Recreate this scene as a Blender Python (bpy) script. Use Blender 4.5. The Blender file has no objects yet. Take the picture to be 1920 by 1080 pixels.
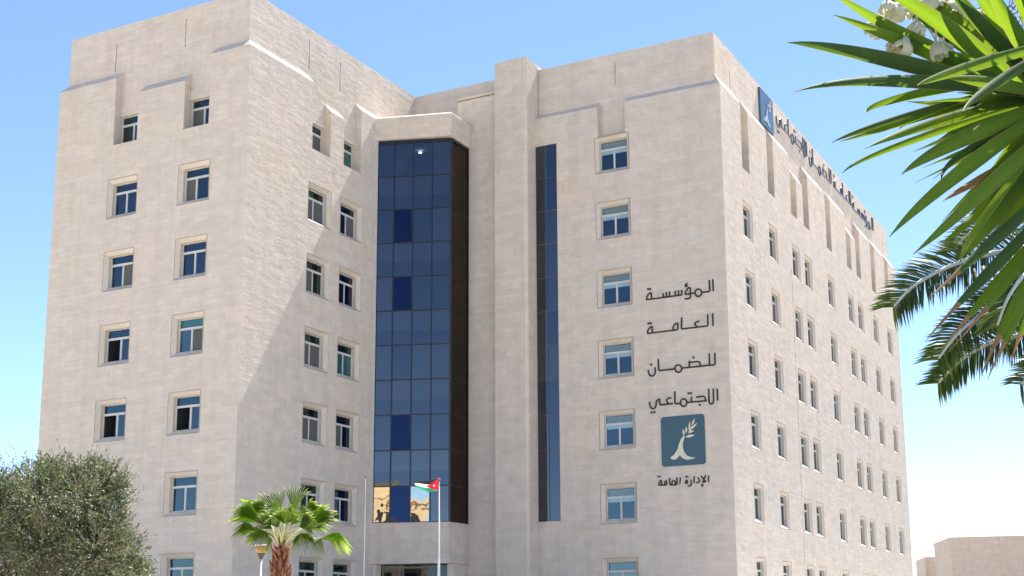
import bpy, bmesh, math, random
from mathutils import Vector, Matrix

# ------------------------------------------------------------------ camera, sky, sun
SC = bpy.context.scene
COL = SC.collection
CAM = Vector((37.9347, -45.4003, -7.2025))
RT = Vector((0.890448, 0.455012, -0.008186))
UP = Vector((0.093131, -0.164589, 0.981956))
FW = Vector((-0.445454, 0.875143, 0.188934))
FPX, CX, CY = 2503.64, 1010.18, 711.79
cd = bpy.data.cameras.new("camera"); cam = bpy.data.objects.new("camera", cd); COL.objects.link(cam)
cd.sensor_width = 36.0; cd.lens = FPX / 1920 * 36
cd.shift_x = (960 - CX) / 1920; cd.shift_y = (CY - 540) / 1920
cd.clip_start = 0.1; cd.clip_end = 9000
cam.matrix_world = Matrix(((RT.x, UP.x, -FW.x, CAM.x), (RT.y, UP.y, -FW.y, CAM.y), (RT.z, UP.z, -FW.z, CAM.z), (0, 0, 0, 1)))
SC.camera = cam

SUN = Vector((0.045, 0.52, 0.84)).normalized()
EL = math.asin(SUN.z); ROT = math.atan2(SUN.x, SUN.y)
W = bpy.data.worlds.new("World"); SC.world = W; W.use_nodes = True
nt = W.node_tree; nt.nodes.clear()
wo = nt.nodes.new("ShaderNodeOutputWorld"); bg = nt.nodes.new("ShaderNodeBackground"); sk = nt.nodes.new("ShaderNodeTexSky")
sk.sky_type = 'NISHITA'; sk.sun_disc = False; sk.sun_elevation = EL; sk.sun_rotation = ROT
sk.air_density = 0.75; sk.dust_density = 0.05; sk.ozone_density = 2.8; sk.altitude = 1000
bg.inputs[1].default_value = 0.092
nt.links.new(sk.outputs[0], bg.inputs[0]); nt.links.new(bg.outputs[0], wo.inputs[0])
sd = bpy.data.lights.new("sun", 'SUN'); sd.energy = 5.0; sd.angle = math.radians(0.5); sd.color = (1.0, 0.965, 0.91)
so = bpy.data.objects.new("sun", sd); COL.objects.link(so)
so.rotation_euler = SUN.to_track_quat('Z', 'Y').to_euler()
SC.view_settings.view_transform = 'Standard'; SC.view_settings.look = 'None'
SC.view_settings.exposure = 1.64; SC.view_settings.gamma = 1.0

# ------------------------------------------------------------------ pixel helpers (photo pixels -> points at a real distance)
def ray(x, y): return FW + RT * ((x - CX) / FPX) - UP * ((y - CY) / FPX)
def at(x, y, d): return CAM + ray(x, y) * d
def onX(x, y, X): r = ray(x, y); return CAM + r * ((X - CAM.x) / r.x)
def onY(x, y, Y): r = ray(x, y); return CAM + r * ((Y - CAM.y) / r.y)
def onZ(x, y, Z): r = ray(x, y); return CAM + r * ((Z - CAM.z) / r.z)
def pix(P):
    v = P - CAM; w = v.dot(FW)
    return (CX + FPX * v.dot(RT) / w, CY - FPX * v.dot(UP) / w, w)

# ------------------------------------------------------------------ materials
def new_mat(name):
    m = bpy.data.materials.new(name); m.use_nodes = True
    n = m.node_tree; b = n.nodes["Principled BSDF"]
    return m, n, b
def nd(n, t, **k):
    x = n.nodes.new(t)
    for a, v in k.items(): setattr(x, a, v)
    return x
def ramp(n, src, stops):
    r = nd(n, "ShaderNodeValToRGB"); cr = r.color_ramp
    while len(cr.elements) < len(stops): cr.elements.new(0.5)
    for e, (p, c) in zip(cr.elements, stops): e.position = p; e.color = (*c, 1)
    n.links.new(src, r.inputs[0]); return r.outputs[0]
def noise(n, vec, scale, detail=4, rough=0.55):
    t = nd(n, "ShaderNodeTexNoise"); t.inputs["Scale"].default_value = scale; t.inputs["Detail"].default_value = detail
    t.inputs["Roughness"].default_value = rough
    if vec is not None: n.links.new(vec, t.inputs["Vector"])
    return t
def mixc(n, fac, a, b, mode='MIX'):
    x = nd(n, "ShaderNodeMix", data_type='RGBA', blend_type=mode)
    if isinstance(fac, float): x.inputs[0].default_value = fac
    else: n.links.new(fac, x.inputs[0])
    for i, v in ((6, a), (7, b)):
        if isinstance(v, tuple): x.inputs[i].default_value = (*v, 1)
        else: n.links.new(v, x.inputs[i])
    return x.outputs[2]
def math_(n, op, a, b=None):
    x = nd(n, "ShaderNodeMath", operation=op)
    for i, v in ((0, a), (1, b)):
        if v is None: continue
        if isinstance(v, (int, float)): x.inputs[i].default_value = v
        else: n.links.new(v, x.inputs[i])
    return x.outputs[0]

def stone_mat(name, base, rough_bump=0.5, course=0.25, length=0.85, joints=True):
    m, n, b = new_mat(name)
    tc = nd(n, "ShaderNodeTexCoord"); sp = nd(n, "ShaderNodeSeparateXYZ"); n.links.new(tc.outputs["Object"], sp.inputs[0])
    cb = nd(n, "ShaderNodeCombineXYZ")
    n.links.new(math_(n, 'ADD', sp.outputs[0], sp.outputs[1]), cb.inputs[0]); n.links.new(sp.outputs[2], cb.inputs[1])
    br = nd(n, "ShaderNodeTexBrick"); n.links.new(cb.outputs[0], br.inputs["Vector"])
    br.inputs["Scale"].default_value = 1.0; br.inputs["Brick Width"].default_value = length; br.inputs["Row Height"].default_value = course
    br.inputs["Mortar Size"].default_value = 0.008; br.inputs["Mortar Smooth"].default_value = 0.3; br.inputs["Bias"].default_value = 0.0
    br.offset = 0.42
    c = Vector(base)
    br.inputs["Color1"].default_value = (*(c * 0.945), 1); br.inputs["Color2"].default_value = (*(c * 1.04), 1)
    br.inputs["Mortar"].default_value = (*(c * 0.93), 1)
    big = noise(n, tc.outputs["Object"], 0.22, 5, 0.6)
    tint = ramp(n, big.outputs["Fac"], [(0.3, (1.03, 0.985, 0.93)), (0.5, (0.97, 0.97, 0.965)), (0.7, (1.05, 0.99, 0.985))])
    med = noise(n, tc.outputs["Object"], 1.6, 6, 0.65)
    dirt = ramp(n, med.outputs["Fac"], [(0.3, (0.91, 0.905, 0.90)), (0.62, (1.03, 1.03, 1.03))])
    col = mixc(n, 1.0, br.outputs["Color"], tint, 'MULTIPLY'); col = mixc(n, 1.0, col, dirt, 'MULTIPLY')
    # vertical rain streaks
    mp = nd(n, "ShaderNodeMapping"); mp.inputs["Scale"].default_value = (1.8, 0.09, 1); n.links.new(cb.outputs[0], mp.inputs[0])
    st = noise(n, mp.outputs[0], 1.0, 5, 0.6)
    strk = ramp(n, st.outputs["Fac"], [(0.34, (0.93, 0.925, 0.92)), (0.52, (1.0, 1.0, 1.0))])
    col = mixc(n, 0.8, col, mixc(n, 1.0, col, strk, 'MULTIPLY'))
    n.links.new(col, b.inputs["Base Color"]); b.inputs["Roughness"].default_value = 0.93; b.inputs["Specular IOR Level"].default_value = 0.2
    fine = noise(n, tc.outputs["Object"], 9.0, 4, 0.6)
    mp2 = nd(n, "ShaderNodeMapping"); mp2.inputs["Scale"].default_value = (1.6, 3.7, 1); n.links.new(cb.outputs[0], mp2.inputs[0])
    blk = noise(n, mp2.outputs[0], 1.0, 2, 0.5)
    h = math_(n, 'ADD', math_(n, 'MULTIPLY', fine.outputs["Fac"], 0.5), math_(n, 'MULTIPLY', blk.outputs["Fac"], 0.9))
    b2 = nd(n, "ShaderNodeTexBrick"); n.links.new(cb.outputs[0], b2.inputs["Vector"]); b2.offset = 0.42
    for k_, v_ in (("Scale", 1.0), ("Brick Width", length), ("Row Height", course), ("Mortar Size", 0.012), ("Mortar Smooth", 0.6)): b2.inputs[k_].default_value = v_
    b2.inputs["Color1"].default_value = (0, 0, 0, 1); b2.inputs["Color2"].default_value = (1, 1, 1, 1); b2.inputs["Mortar"].default_value = (0.2, 0.2, 0.2, 1)
    if joints: h = math_(n, 'ADD', h, math_(n, 'MULTIPLY', b2.outputs["Color"], 0.35))
    if joints: h = math_(n, 'SUBTRACT', h, math_(n, 'MULTIPLY', br.outputs["Fac"], 0.22))
    bu = nd(n, "ShaderNodeBump"); bu.inputs["Strength"].default_value = rough_bump; bu.inputs["Distance"].default_value = 0.05
    n.links.new(h, bu.inputs["Height"]); n.links.new(bu.outputs[0], b.inputs["Normal"])
    return m

def plain(name, col, rough=0.6, metal=0.0, var=0.06, scale=6.0, bump=0.0, spec=0.5):
    m, n, b = new_mat(name)
    tc = nd(n, "ShaderNodeTexCoord"); t = noise(n, tc.outputs["Object"], scale, 5, 0.6)
    c = Vector(col)
    n.links.new(ramp(n, t.outputs["Fac"], [(0.3, tuple(c * (1 - var))), (0.7, tuple(c * (1 + var)))]), b.inputs["Base Color"])
    b.inputs["Roughness"].default_value = rough; b.inputs["Metallic"].default_value = metal; b.inputs["Specular IOR Level"].default_value = spec
    if bump:
        bu = nd(n, "ShaderNodeBump"); bu.inputs["Strength"].default_value = bump; bu.inputs["Distance"].default_value = 0.02
        n.links.new(t.outputs["Fac"], bu.inputs["Height"]); n.links.new(bu.outputs[0], b.inputs["Normal"])
    return m

def glass_mat(name, through, refl, f0=0.2, wav=0.0):
    """thin tinted pane: see-through tint plus a mirror coat"""
    m = bpy.data.materials.new(name); m.use_nodes = True; n = m.node_tree; n.nodes.clear()
    out = nd(n, "ShaderNodeOutputMaterial"); mx = nd(n, "ShaderNodeMixShader")
    tr = nd(n, "ShaderNodeBsdfTransparent"); tr.inputs[0].default_value = (*through, 1)
    gl = nd(n, "ShaderNodeBsdfGlossy"); gl.inputs["Color"].default_value = (*refl, 1); gl.inputs["Roughness"].default_value = 0.01
    lw = nd(n, "ShaderNodeLayerWeight"); lw.inputs[0].default_value = 0.5
    f = math_(n, 'ADD', math_(n, 'MULTIPLY', math_(n, 'POWER', lw.outputs["Facing"], 3.0), 1 - f0), f0)
    n.links.new(f, mx.inputs[0]); n.links.new(tr.outputs[0], mx.inputs[1]); n.links.new(gl.outputs[0], mx.inputs[2])
    if wav:
        tc = nd(n, "ShaderNodeTexCoord"); t = noise(n, tc.outputs["Object"], 0.9, 2, 0.5)
        bu = nd(n, "ShaderNodeBump"); bu.inputs["Strength"].default_value = wav; bu.inputs["Distance"].default_value = 0.02
        n.links.new(t.outputs["Fac"], bu.inputs["Height"]); n.links.new(bu.outputs[0], gl.inputs["Normal"])
    n.links.new(mx.outputs[0], out.inputs[0]); return m

def leaf_mat(name, c1, c2, trans, tcol, rough=0.45, spec=0.4, scale=3.0, coord="Object"):
    m = bpy.data.materials.new(name); m.use_nodes = True; n = m.node_tree; b = n.nodes["Principled BSDF"]
    out = n.nodes["Material Output"]
    tc = nd(n, "ShaderNodeTexCoord"); t = noise(n, tc.outputs[coord], scale, 4, 0.6)
    col = ramp(n, t.outputs["Fac"], [(0.32, c1), (0.68, c2)])
    n.links.new(col, b.inputs["Base Color"]); b.inputs["Roughness"].default_value = rough; b.inputs["Specular IOR Level"].default_value = spec
    tl = nd(n, "ShaderNodeBsdfTranslucent"); tl.inputs[0].default_value = (*tcol, 1)
    mx = nd(n, "ShaderNodeMixShader"); mx.inputs[0].default_value = trans
    n.links.new(b.outputs[0], mx.inputs[1]); n.links.new(tl.outputs[0], mx.inputs[2]); n.links.new(mx.outputs[0], out.inputs[0])
    return m

STONE = stone_mat("limestone", (0.62, 0.548, 0.465), 0.45)
SMOOTH = stone_mat("dressed_limestone", (0.63, 0.56, 0.475), 0.12, 0.9, 0.9, False)
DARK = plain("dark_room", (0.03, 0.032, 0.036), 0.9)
FRAME = plain("white_aluminium", (0.56, 0.54, 0.50), 0.4, 0.0, 0.05, 3)
MULL = plain("dark_mullion", (0.012, 0.014, 0.022), 0.35)
G_BLUE = glass_mat("blue_window_glass", (0.28, 0.37, 0.42), (0.44, 0.62, 0.70), 0.15, 0.05)
G_TEAL = glass_mat("teal_window_glass", (0.35, 0.50, 0.48), (0.40, 0.62, 0.66), 0.15, 0.05)
G_DARK = glass_mat("dark_window_glass", (0.20, 0.22, 0.24), (0.5, 0.6, 0.7), 0.08, 0.05)
G_BAYA = glass_mat("violet_blue_curtain_glass", (0.10, 0.12, 0.20), (0.62, 0.63, 0.68), 0.175, 0.10)
G_BAYB = glass_mat("deep_blue_curtain_glass", (0.10, 0.13, 0.22), (0.54, 0.59, 0.68), 0.16, 0.10)
G_OPEN = glass_mat("deep_sky_tinted_glass", (0.06, 0.08, 0.15), (0.17, 0.26, 0.52), 0.15, 0.05)  # navy tint paints in the deeper sky that a tilted pane reflects
G_MIRR = glass_mat("mirrored_pane_glass", (0.10, 0.10, 0.10), (0.80, 0.76, 0.66), 0.62, 0.3)
G_CLEAR = glass_mat("clear_window_glass", (0.72, 0.80, 0.80), (0.42, 0.62, 0.75), 0.12, 0.05)
G_SIDE = glass_mat("wall_reflection_tinted_glass", (0.06, 0.05, 0.05), (0.34, 0.28, 0.23), 0.08, 0.10)  # brown tint paints in the dim wall that the side panes reflect
CURT = plain("teal_curtain", (0.30, 0.48, 0.46), 0.85)
PALE = plain("pale_curtain", (0.45, 0.52, 0.54), 0.85)
MESH = plain("grey_fly_screen", (0.085, 0.09, 0.082), 0.8)
BLIND = plain("grey_roller_box", (0.32, 0.33, 0.28), 0.7)
BLINDW = plain("white_blind", (0.62, 0.70, 0.74), 0.7)
LETTER = plain("black_letter_metal", (0.018, 0.015, 0.016), 0.45)
LETTERB = plain("grey_blue_letter_metal", (0.075, 0.09, 0.12), 0.3)
TEAL = plain("teal_sign_panel", (0.030, 0.085, 0.110), 0.35, 0, 0.08, 2)
TEALB = plain("glossy_sky_tinted_panel", (0.06, 0.115, 0.155), 0.15, 0, 0.12, 1.2)  # base lighter and bluer than the teal panel, painting in reflected sky
CREAM = plain("cream_emblem", (0.62, 0.59, 0.44), 0.5)
SILVER = plain("silver_emblem", (0.42, 0.46, 0.46), 0.4)

# ------------------------------------------------------------------ mesh helpers
class MB:
    def __init__(self): self.v = []; self.f = []; self.mi = []
    def quad(self, a, b, c, d, mi=0):
        i = len(self.v); self.v += [tuple(a), tuple(b), tuple(c), tuple(d)]; self.f.append((i, i+1, i+2, i+3)); self.mi.append(mi)
    def poly(self, pts, mi=0):
        i = len(self.v); self.v += [tuple(p) for p in pts]; self.f.append(tuple(range(i, i+len(pts)))); self.mi.append(mi)
    def box(self, x0, x1, y0, y1, z0, z1, mi=0):
        p = [(x, y, z) for z in (z0, z1) for y in (y0, y1) for x in (x0, x1)]
        for q in ((0, 2, 3, 1), (4, 5, 7, 6), (0, 1, 5, 4), (2, 6, 7, 3), (0, 4, 6, 2), (1, 3, 7, 5)):
            self.quad(*[p[k] for k in q], mi)
    def prism(self, pts, z0, z1, mi=0, top=None):
        t = top or pts; k = len(pts)
        for i in range(k):
            j = (i+1) % k
            self.quad((*pts[i], z0), (*pts[j], z0), (*t[j], z1), (*t[i], z1), mi)
        self.poly([(*p, z1) for p in t], mi); self.poly([(*p, z0) for p in pts][::-1], mi)
    def tube(self, pts, rad, sides=8, mi=0, cap=True, closed=False):
        pts = [Vector(p) for p in pts]; k = len(pts)
        if not hasattr(rad, '__len__'): rad = [rad]*k
        rings = []; nrm = None
        for i, p in enumerate(pts):
            if closed: t = pts[(i+1) % k] - pts[i-1]
            else: t = pts[min(i+1, k-1)] - pts[max(i-1, 0)]
            t = t.normalized() if t.length > 1e-9 else Vector((0, 0, 1))
            if nrm is None: nrm = t.orthogonal().normalized()
            nrm = (nrm - t*nrm.dot(t)); nrm = nrm.normalized() if nrm.length > 1e-6 else t.orthogonal().normalized()
            bn = t.cross(nrm); base = len(self.v)
            for s in range(sides):
                a = 2*math.pi*s/sides; self.v.append(tuple(p + (nrm*math.cos(a) + bn*math.sin(a))*rad[i]))
            rings.append(base)
        for i in range(k if closed else k-1):
            a = rings[i]; b = rings[(i+1) % k]
            for s in range(sides):
                s2 = (s+1) % sides; self.f.append((a+s, a+s2, b+s2, b+s)); self.mi.append(mi)
        if cap and not closed:
            self.f.append(tuple(rings[0]+s for s in range(sides))[::-1]); self.mi.append(mi)
            self.f.append(tuple(rings[-1]+s for s in range(sides))); self.mi.append(mi)
    def mesh(self, name, mats, smooth=False, merge=False):
        me = bpy.data.meshes.new(name); me.from_pydata(self.v, [], self.f)
        for m in (mats if isinstance(mats, (list, tuple)) else [mats]): me.materials.append(m)
        me.polygons.foreach_set("material_index", self.mi)
        if smooth: me.polygons.foreach_set("use_smooth", [True]*len(self.f))
        me.update()
        if merge:
            b = bmesh.new(); b.from_mesh(me); bmesh.ops.remove_doubles(b, verts=b.verts, dist=1e-4)
            bmesh.ops.recalc_face_normals(b, faces=b.faces); b.to_mesh(me); b.free()
        return me
    def build(self, name, mats, parent=None, smooth=False, merge=False):
        return link(name, self.mesh(name, mats, smooth, merge), parent)
def link(name, me, parent=None, loc=None, rotz=None):
    o = bpy.data.objects.new(name, me); COL.objects.link(o)
    if parent: o.parent = parent
    if loc is not None: o.location = loc
    if rotz is not None: o.rotation_euler = (0, 0, rotz)
    return o
def empty(name, loc=(0, 0, 0)):
    o = bpy.data.objects.new(name, None); o.location = loc; COL.objects.link(o); return o
def tag(o, label, cat, group=None):
    o["label"] = label; o["category"] = cat
    if group: o["group"] = group
    return o
def rel(mb, loc):
    l = Vector(loc); mb.v = [tuple(Vector(p) - l) for p in mb.v]; return mb

# ------------------------------------------------------------------ ground
GZ = -8.85
m, n, b = new_mat("dry_earth")
tc = nd(n, "ShaderNodeTexCoord"); t = noise(n, tc.outputs["Object"], 0.05, 8, 0.6)
n.links.new(ramp(n, t.outputs["Fac"], [(0.35, (0.42, 0.35, 0.27)), (0.65, (0.50, 0.43, 0.35))]), b.inputs["Base Color"]); b.inputs["Roughness"].default_value = 0.95
g = MB(); g.quad((-4000, -4000, GZ), (4000, -4000, GZ), (4000, 4000, GZ), (-4000, 4000, GZ))
o = g.build("ground", m); o["kind"] = "structure"
m, n, b = new_mat("paving_slabs")
tc = nd(n, "ShaderNodeTexCoord"); br = nd(n, "ShaderNodeTexBrick"); n.links.new(tc.outputs["Object"], br.inputs["Vector"])
br.inputs["Scale"].default_value = 1.0; br.inputs["Brick Width"].default_value = 0.6; br.inputs["Row Height"].default_value = 0.4; br.inputs["Mortar Size"].default_value = 0.01
br.inputs["Color1"].default_value = (0.64, 0.59, 0.51, 1); br.inputs["Color2"].default_value = (0.60, 0.55, 0.48, 1); br.inputs["Mortar"].default_value = (0.2, 0.18, 0.15, 1)
n.links.new(br.outputs["Color"], b.inputs["Base Color"]); b.inputs["Roughness"].default_value = 0.85
g = MB(); g.box(-30, 24, -34, 70, GZ - 0.3, GZ + 0.02); o = g.build("plaza", m); o["kind"] = "structure"
g = MB(); g.box(-60, 90, -64, -50, GZ - 0.3, GZ + 0.012)
o = g.build("road", plain("asphalt", (0.055, 0.055, 0.058), 0.9, 0, 0.2, 8)); o["kind"] = "structure"
g = MB(); g.box(25, 44, -46.5, 120, GZ - 0.3, GZ + 0.011); o = g.build("bounce_cut_asphalt", plain("worn_asphalt", (0.11, 0.105, 0.10), 0.9, 0, 0.2, 2)); o["kind"] = "structure"  # unseen dark ground added to cut light bounced onto the long facade
g = MB(); g.box(-60, 90, -49.9, -46.6, GZ - 0.3, GZ + 0.13)
o = g.build("pavement", plain("concrete_paving", (0.33, 0.31, 0.27), 0.9, 0, 0.12, 3)); o["kind"] = "structure"

# ------------------------------------------------------------------ the office building
ZT = {1: 18.0, 2: 14.467, 3: 10.866, 4: 7.251, 5: 3.645, 6: 0.0, 7: -3.607}
WW, WH, DROP = 1.52, 1.58, 0.06
ZL, ZM, ZR, REC = 19.82, 18.80, 22.78, 0.40
office = empty("office_building", (0, 0, GZ))
tag(office, "large cream limestone office block with a dark glass bay and rows of square windows", "building")
OFF = Vector((0, 0, GZ))
wall = MB()
Pla = lambda u, z, d: (u, d, z)
Plb = lambda u, z, d: (-d, u, z)
Pra = lambda u, z, d: (u, 14.43 + d, z)
Prb = lambda u, z, d: (17.72 - d, u, z)

def facade(P, u0, u1, zb, cells, c0=0.0, c1=0.0, SL=0.45):
    """cells: (ua,ub,za,zb,depth,hole) later ones override; a step from wall face up to a recess is a sloped ledge.
       c0/c1: how far the recessed plane is cut back at the two ends (corners)."""
    us = sorted({u0, u1, *[c[0] for c in cells], *[c[1] for c in cells]}); us = [u for u in us if u0 <= u <= u1]
    zs = sorted({zb, ZR, *[c[2] for c in cells], *[c[3] for c in cells]}); zs = [z for z in zs if zb <= z <= ZR]
    G = {}
    for i in range(len(us)-1):
        for k in range(len(zs)-1):
            cu = (us[i]+us[i+1])/2; cz = (zs[k]+zs[k+1])/2; d, h = 0.0, False
            for c in cells:
                if c[0] < cu < c[1] and c[2] < cz < c[3]: d, h = c[4], c[5]
            G[i, k] = (d, h)
    def cu_(u, d):
        if d > 0.2:
            if u == u0: return u0 + c0
            if u == u1: return u1 - c1
        return u
    for (i, k), (d, h) in G.items():
        a, b_, za, zb_ = us[i], us[i+1], zs[k], zs[k+1]
        if not h:
            wall.quad(P(cu_(a, d), za, d), P(cu_(b_, d), za, d), P(cu_(b_, d), zb_, d), P(cu_(a, d), zb_, d))
        r = G.get((i+1, k))
        if r and abs(r[0]-d) > 1e-6:
            wall.quad(P(b_, za, d), P(b_, za, r[0]), P(b_, zb_, r[0]), P(b_, zb_, d))
        t = G.get((i, k+1))
        if t and abs(t[0]-d) > 1e-6:
            if d == 0 and t[0] >= 0.3 and not t[1] and zb_ > 18.5:      # sloped ledge with its end triangles
                A, B = P(a, zb_, 0), P(b_, zb_, 0); D = P(cu_(a, t[0]), zb_+SL, t[0]); E_ = P(cu_(b_, t[0]), zb_+SL, t[0])
                wall.quad(A, B, E_, D, 1)
                for u, nb in ((a, G.get((i-1, k))), (b_, G.get((i+1, k)))):
                    if nb and nb[0] > 0: wall.poly([P(u, zb_, 0), P(u, zb_, t[0]), P(u, zb_+SL, t[0])], 1)
            else:
                wall.quad(P(a, zb_, d), P(b_, zb_, d), P(b_, zb_, t[0]), P(a, zb_, t[0]), 1 if t[0] > d else 0)

# (facade, column, inner left u) ; rows ; splay width
GRV = 0.03      # open joint round each dressed-stone surround
WINS = []     # (P, rot, uc, row, facade name, column, splay w, splay s, reveal)
def layout(P, rot, fname, cols, width, splay, s, rev, rows, pairs_low, u0, u1, c0, c1, extra=()):
    cells = [(u0, u1, ZL, ZR, REC, False)]
    for (a, b_) in pairs_low: cells.append((a, b_, ZM, ZL, REC, False))
    for ci, ul in enumerate(cols):
        ur = ul + width
        top_n = fname == 'entrance_side'
        cells.append((ul, ur, (ZT[1]-DROP+splay+GRV) if top_n else ZT[1]-DROP-WH, ZL, REC, False))
        for r in rows:
            zt = ZT[r]-DROP; zb = zt - WH
            if r == 1 and not top_n: cells.append((ul, ur, zb, zt, REC, True))
            else: cells.append((ul-splay-GRV, ur+splay+GRV, zb-splay-GRV, zt+splay+GRV, 0.0, True))
            WINS.append((P, rot, (ul+ur)/2, zb, r, fname, ci, splay, s, rev))
    cells += list(extra)
    facade(P, u0, u1, GZ, cells, c0, c1, {"long": 0.69, "entrance_side": 0.36}.get(fname, 0.45))
def groove(u, za, zb_, d=REC): return (u-0.03, u+0.03, za, zb_, d+0.05, False)
R18 = [1, 2, 3, 4, 5, 6, 7]
layout(Pla, 0, 'west', [-8.24, -3.82], WW, 0.17, 0.17, 0.15, R18, [(-8.24+WW, -3.82)], -12.0, 0.0, 0.15, REC,
       [groove(-8.75, 20.4, 21.9), groove(-4.3, 20.75, 22.2)])
layout(Plb, math.pi/2, 'court', [4.86, 7.52], WW, 0.17, 0.17, 0.15, R18, [(4.86+WW, 7.52)], 0.0, 15.5, REC, 0.0,
       [groove(5.0, 20.6, 22.2), groove(7.62, 20.4, 22.0)])
layout(Pra, 0, 'entrance_side', [11.03], 1.54, 0.17, 0.17, 0.13, R18, [], 7.30, 17.72, 0.0, REC,
       [(7.38, 8.64, -1.56, 18.28, 0.0, True), groove(11.9, 21.0, 22.3)])
RBC = [17.56, 21.92, 26.27, 28.76, 33.87, 38.86, 41.40, 45.75, 50.05]
layout(Prb, math.pi/2, 'long', RBC, 1.2, 0.15, 0.1, 0.11, R18, [(RBC[2]+1.2, RBC[3]), (RBC[5]+1.2, RBC[6])], 14.43, 53.7, REC, 0.3,
       [groove(14.95, 20.6, 22.4), groove(17.25, 20.2, 21.6), groove(25.75, -4.5, 13.0, 0.0), groove(52.0, 20.4, 22.0)])
wall.poly([(17.72, 14.43, ZL), (17.32, 14.83, ZL+.36), (17.32, 14.83, ZL+.69)], 1)
# wall behind the bay, front wall beside the pilaster, the pilaster
wall.quad((-0.42, 14.83, 12), (7.4, 14.83, 12), (7.4, 14.83, ZR), (-0.42, 14.83, ZR))
wall.box(2.95, 5.50, 13.85, 15.2, GZ, 21.45)
wall.prism([(5.50, 13.40), (7.24, 13.40), (7.38, 13.54), (7.38, 15.3), (5.50, 15.3)], GZ, 23.02)
wall.box(2.95, 5.50, 13.79, 15.2, 21.50, 21.62, 1)
# far and left sides, roof
wall.quad((-12.0, 0, GZ), (-12.0, 53.7, GZ), (-12.0, 53.7, ZL), (-12.0, 0, ZL))
wall.quad((-11.85, REC, ZL), (-11.85, 53.4, ZL), (-11.85, 53.4, ZR), (-11.85, REC, ZR))
wall.quad((-12.0, 0, ZL), (-12.0, 53.7, ZL), (-11.85, 53.4, ZL+0.45), (-11.85, REC, ZL+0.45), 1)
wall.quad((17.72, 53.7, GZ), (-12, 53.7, GZ), (-12, 53.7, ZL), (17.72, 53.7, ZL))
wall.quad((17.32, 53.4, ZL), (-11.85, 53.4, ZL), (-11.85, 53.4, ZR), (17.32, 53.4, ZR))
wall.quad((17.72, 53.7, ZL), (-12, 53.7, ZL), (-11.85, 53.4, ZL+0.45), (17.32, 53.4, ZL+0.45), 1)
wall.poly([(-11.85, .4, ZR), (-.4, .4, ZR), (-.4, 14.83, ZR), (17.32, 14.83, ZR), (17.32, 53.4, ZR), (-11.85, 53.4, ZR)], 1)
# stone cap and stone base of the glass bay
BAYO = [(-0.1, 10.36), (3.84, 11.62), (3.78, 13.9), (-0.1, 14.2)]
BAYT = [(-0.1, 10.30), (3.98, 11.52), (3.90, 13.9), (-0.1, 14.2)]
BAYI = [(0.0, 10.58), (3.70, 11.92), (3.66, 13.85), (0.0, 13.85)]
wall.prism(BAYO, 18.62, 19.80, 0, BAYT)
wall.prism(BAYT, 19.803, 19.93, 1, [(-0.1, 10.45), (3.84, 11.65), (3.78, 13.9), (-0.1, 14.2)])
wall.prism([(-0.1, 10.42), (3.74, 11.80), (3.70, 13.9), (-0.1, 14.2)], -3.28, -1.56)
wall.prism([(-0.1, 10.37), (3.79, 11.76), (3.74, 13.9), (-0.1, 14.2)], -3.60, -3.284)
rel(wall, OFF).build("wall", [STONE, SMOOTH], office, merge=False)

# ---- windows
def frame_mesh(Wd, H, opens):
    f = MB(); b_ = 0.035; ty = H*0.70; y0, y1 = 0.0, 0.07
    f.box(-Wd/2, -Wd/2+b_, y0, y1, 0, H); f.box(Wd/2-b_, Wd/2, y0, y1, 0, H)
    f.box(-Wd/2+b_, Wd/2-b_, y0, y1, 0, b_); f.box(-Wd/2+b_, Wd/2-b_, y0, y1, H-b_, H)
    f.box(-Wd/2+b_, Wd/2-b_, y0-0.008, y1, ty, ty+0.07)
    xs = {'shift_l': -0.10, 'shift_r': 0.12}.get(opens, 0.0)
    f.box(xs-0.028, xs+0.028, y0+0.012, y1-0.01, b_, ty)
    for x0, x1, yy in ((-Wd/2+b_, xs-0.028, 0.02), (xs+0.028, Wd/2-b_, 0.03)):     # sash rails
        f.box(x0, x0+0.022, yy, yy+0.03, b_, ty); f.box(x1-0.022, x1, yy, yy+0.03, b_, ty)
        f.box(x0+0.022, x1-0.022, yy, yy+0.03, b_, b_+0.035); f.box(x0+0.022, x1-0.022, yy, yy+0.03, ty-0.03, ty)
    return f.mesh("window", FRAME)
GL = {'b': 0, 't': 1, 'd': 2}
def pane_mesh(Wd, H, code):
    """code: transom, left, right. b/t/d glass, o open, m fly screen in front, c teal curtain behind, p pale curtain, k roller blinds"""
    f = MB(); ty = H*0.70; b_ = 0.05
    for (x0, x1, z0, z1), c in zip(((-Wd/2+b_, Wd/2-b_, ty+0.085, H-b_), (-Wd/2+b_, 0, b_, ty), (0, Wd/2-b_, b_, ty)), code):
        y = 0.045
        q = lambda yy, mi, za=z0, zb=z1: f.quad((x0, yy, za), (x1, yy, za), (x1, yy, zb), (x0, yy, zb), mi)
        if c in GL: q(y, GL[c])
        elif c == 'm': q(y-0.012, 3); q(y, 2)
        elif c == 'c': q(y, 1); q(y+0.04, 4)
        elif c == 'p': q(y, 0); q(y+0.04, 5)
        elif c == 'k': q(y, 8); q(y+0.04, 6)
        elif c == 'w': q(y, 0, z0, z1-0.22); q(y, 8, z1-0.22, z1); q(y+0.03, 7, z1-0.22, z1)
    return f.mesh("glass_pane", [G_BLUE, G_TEAL, G_DARK, MESH, CURT, PALE, BLIND, BLINDW, G_CLEAR])
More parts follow.
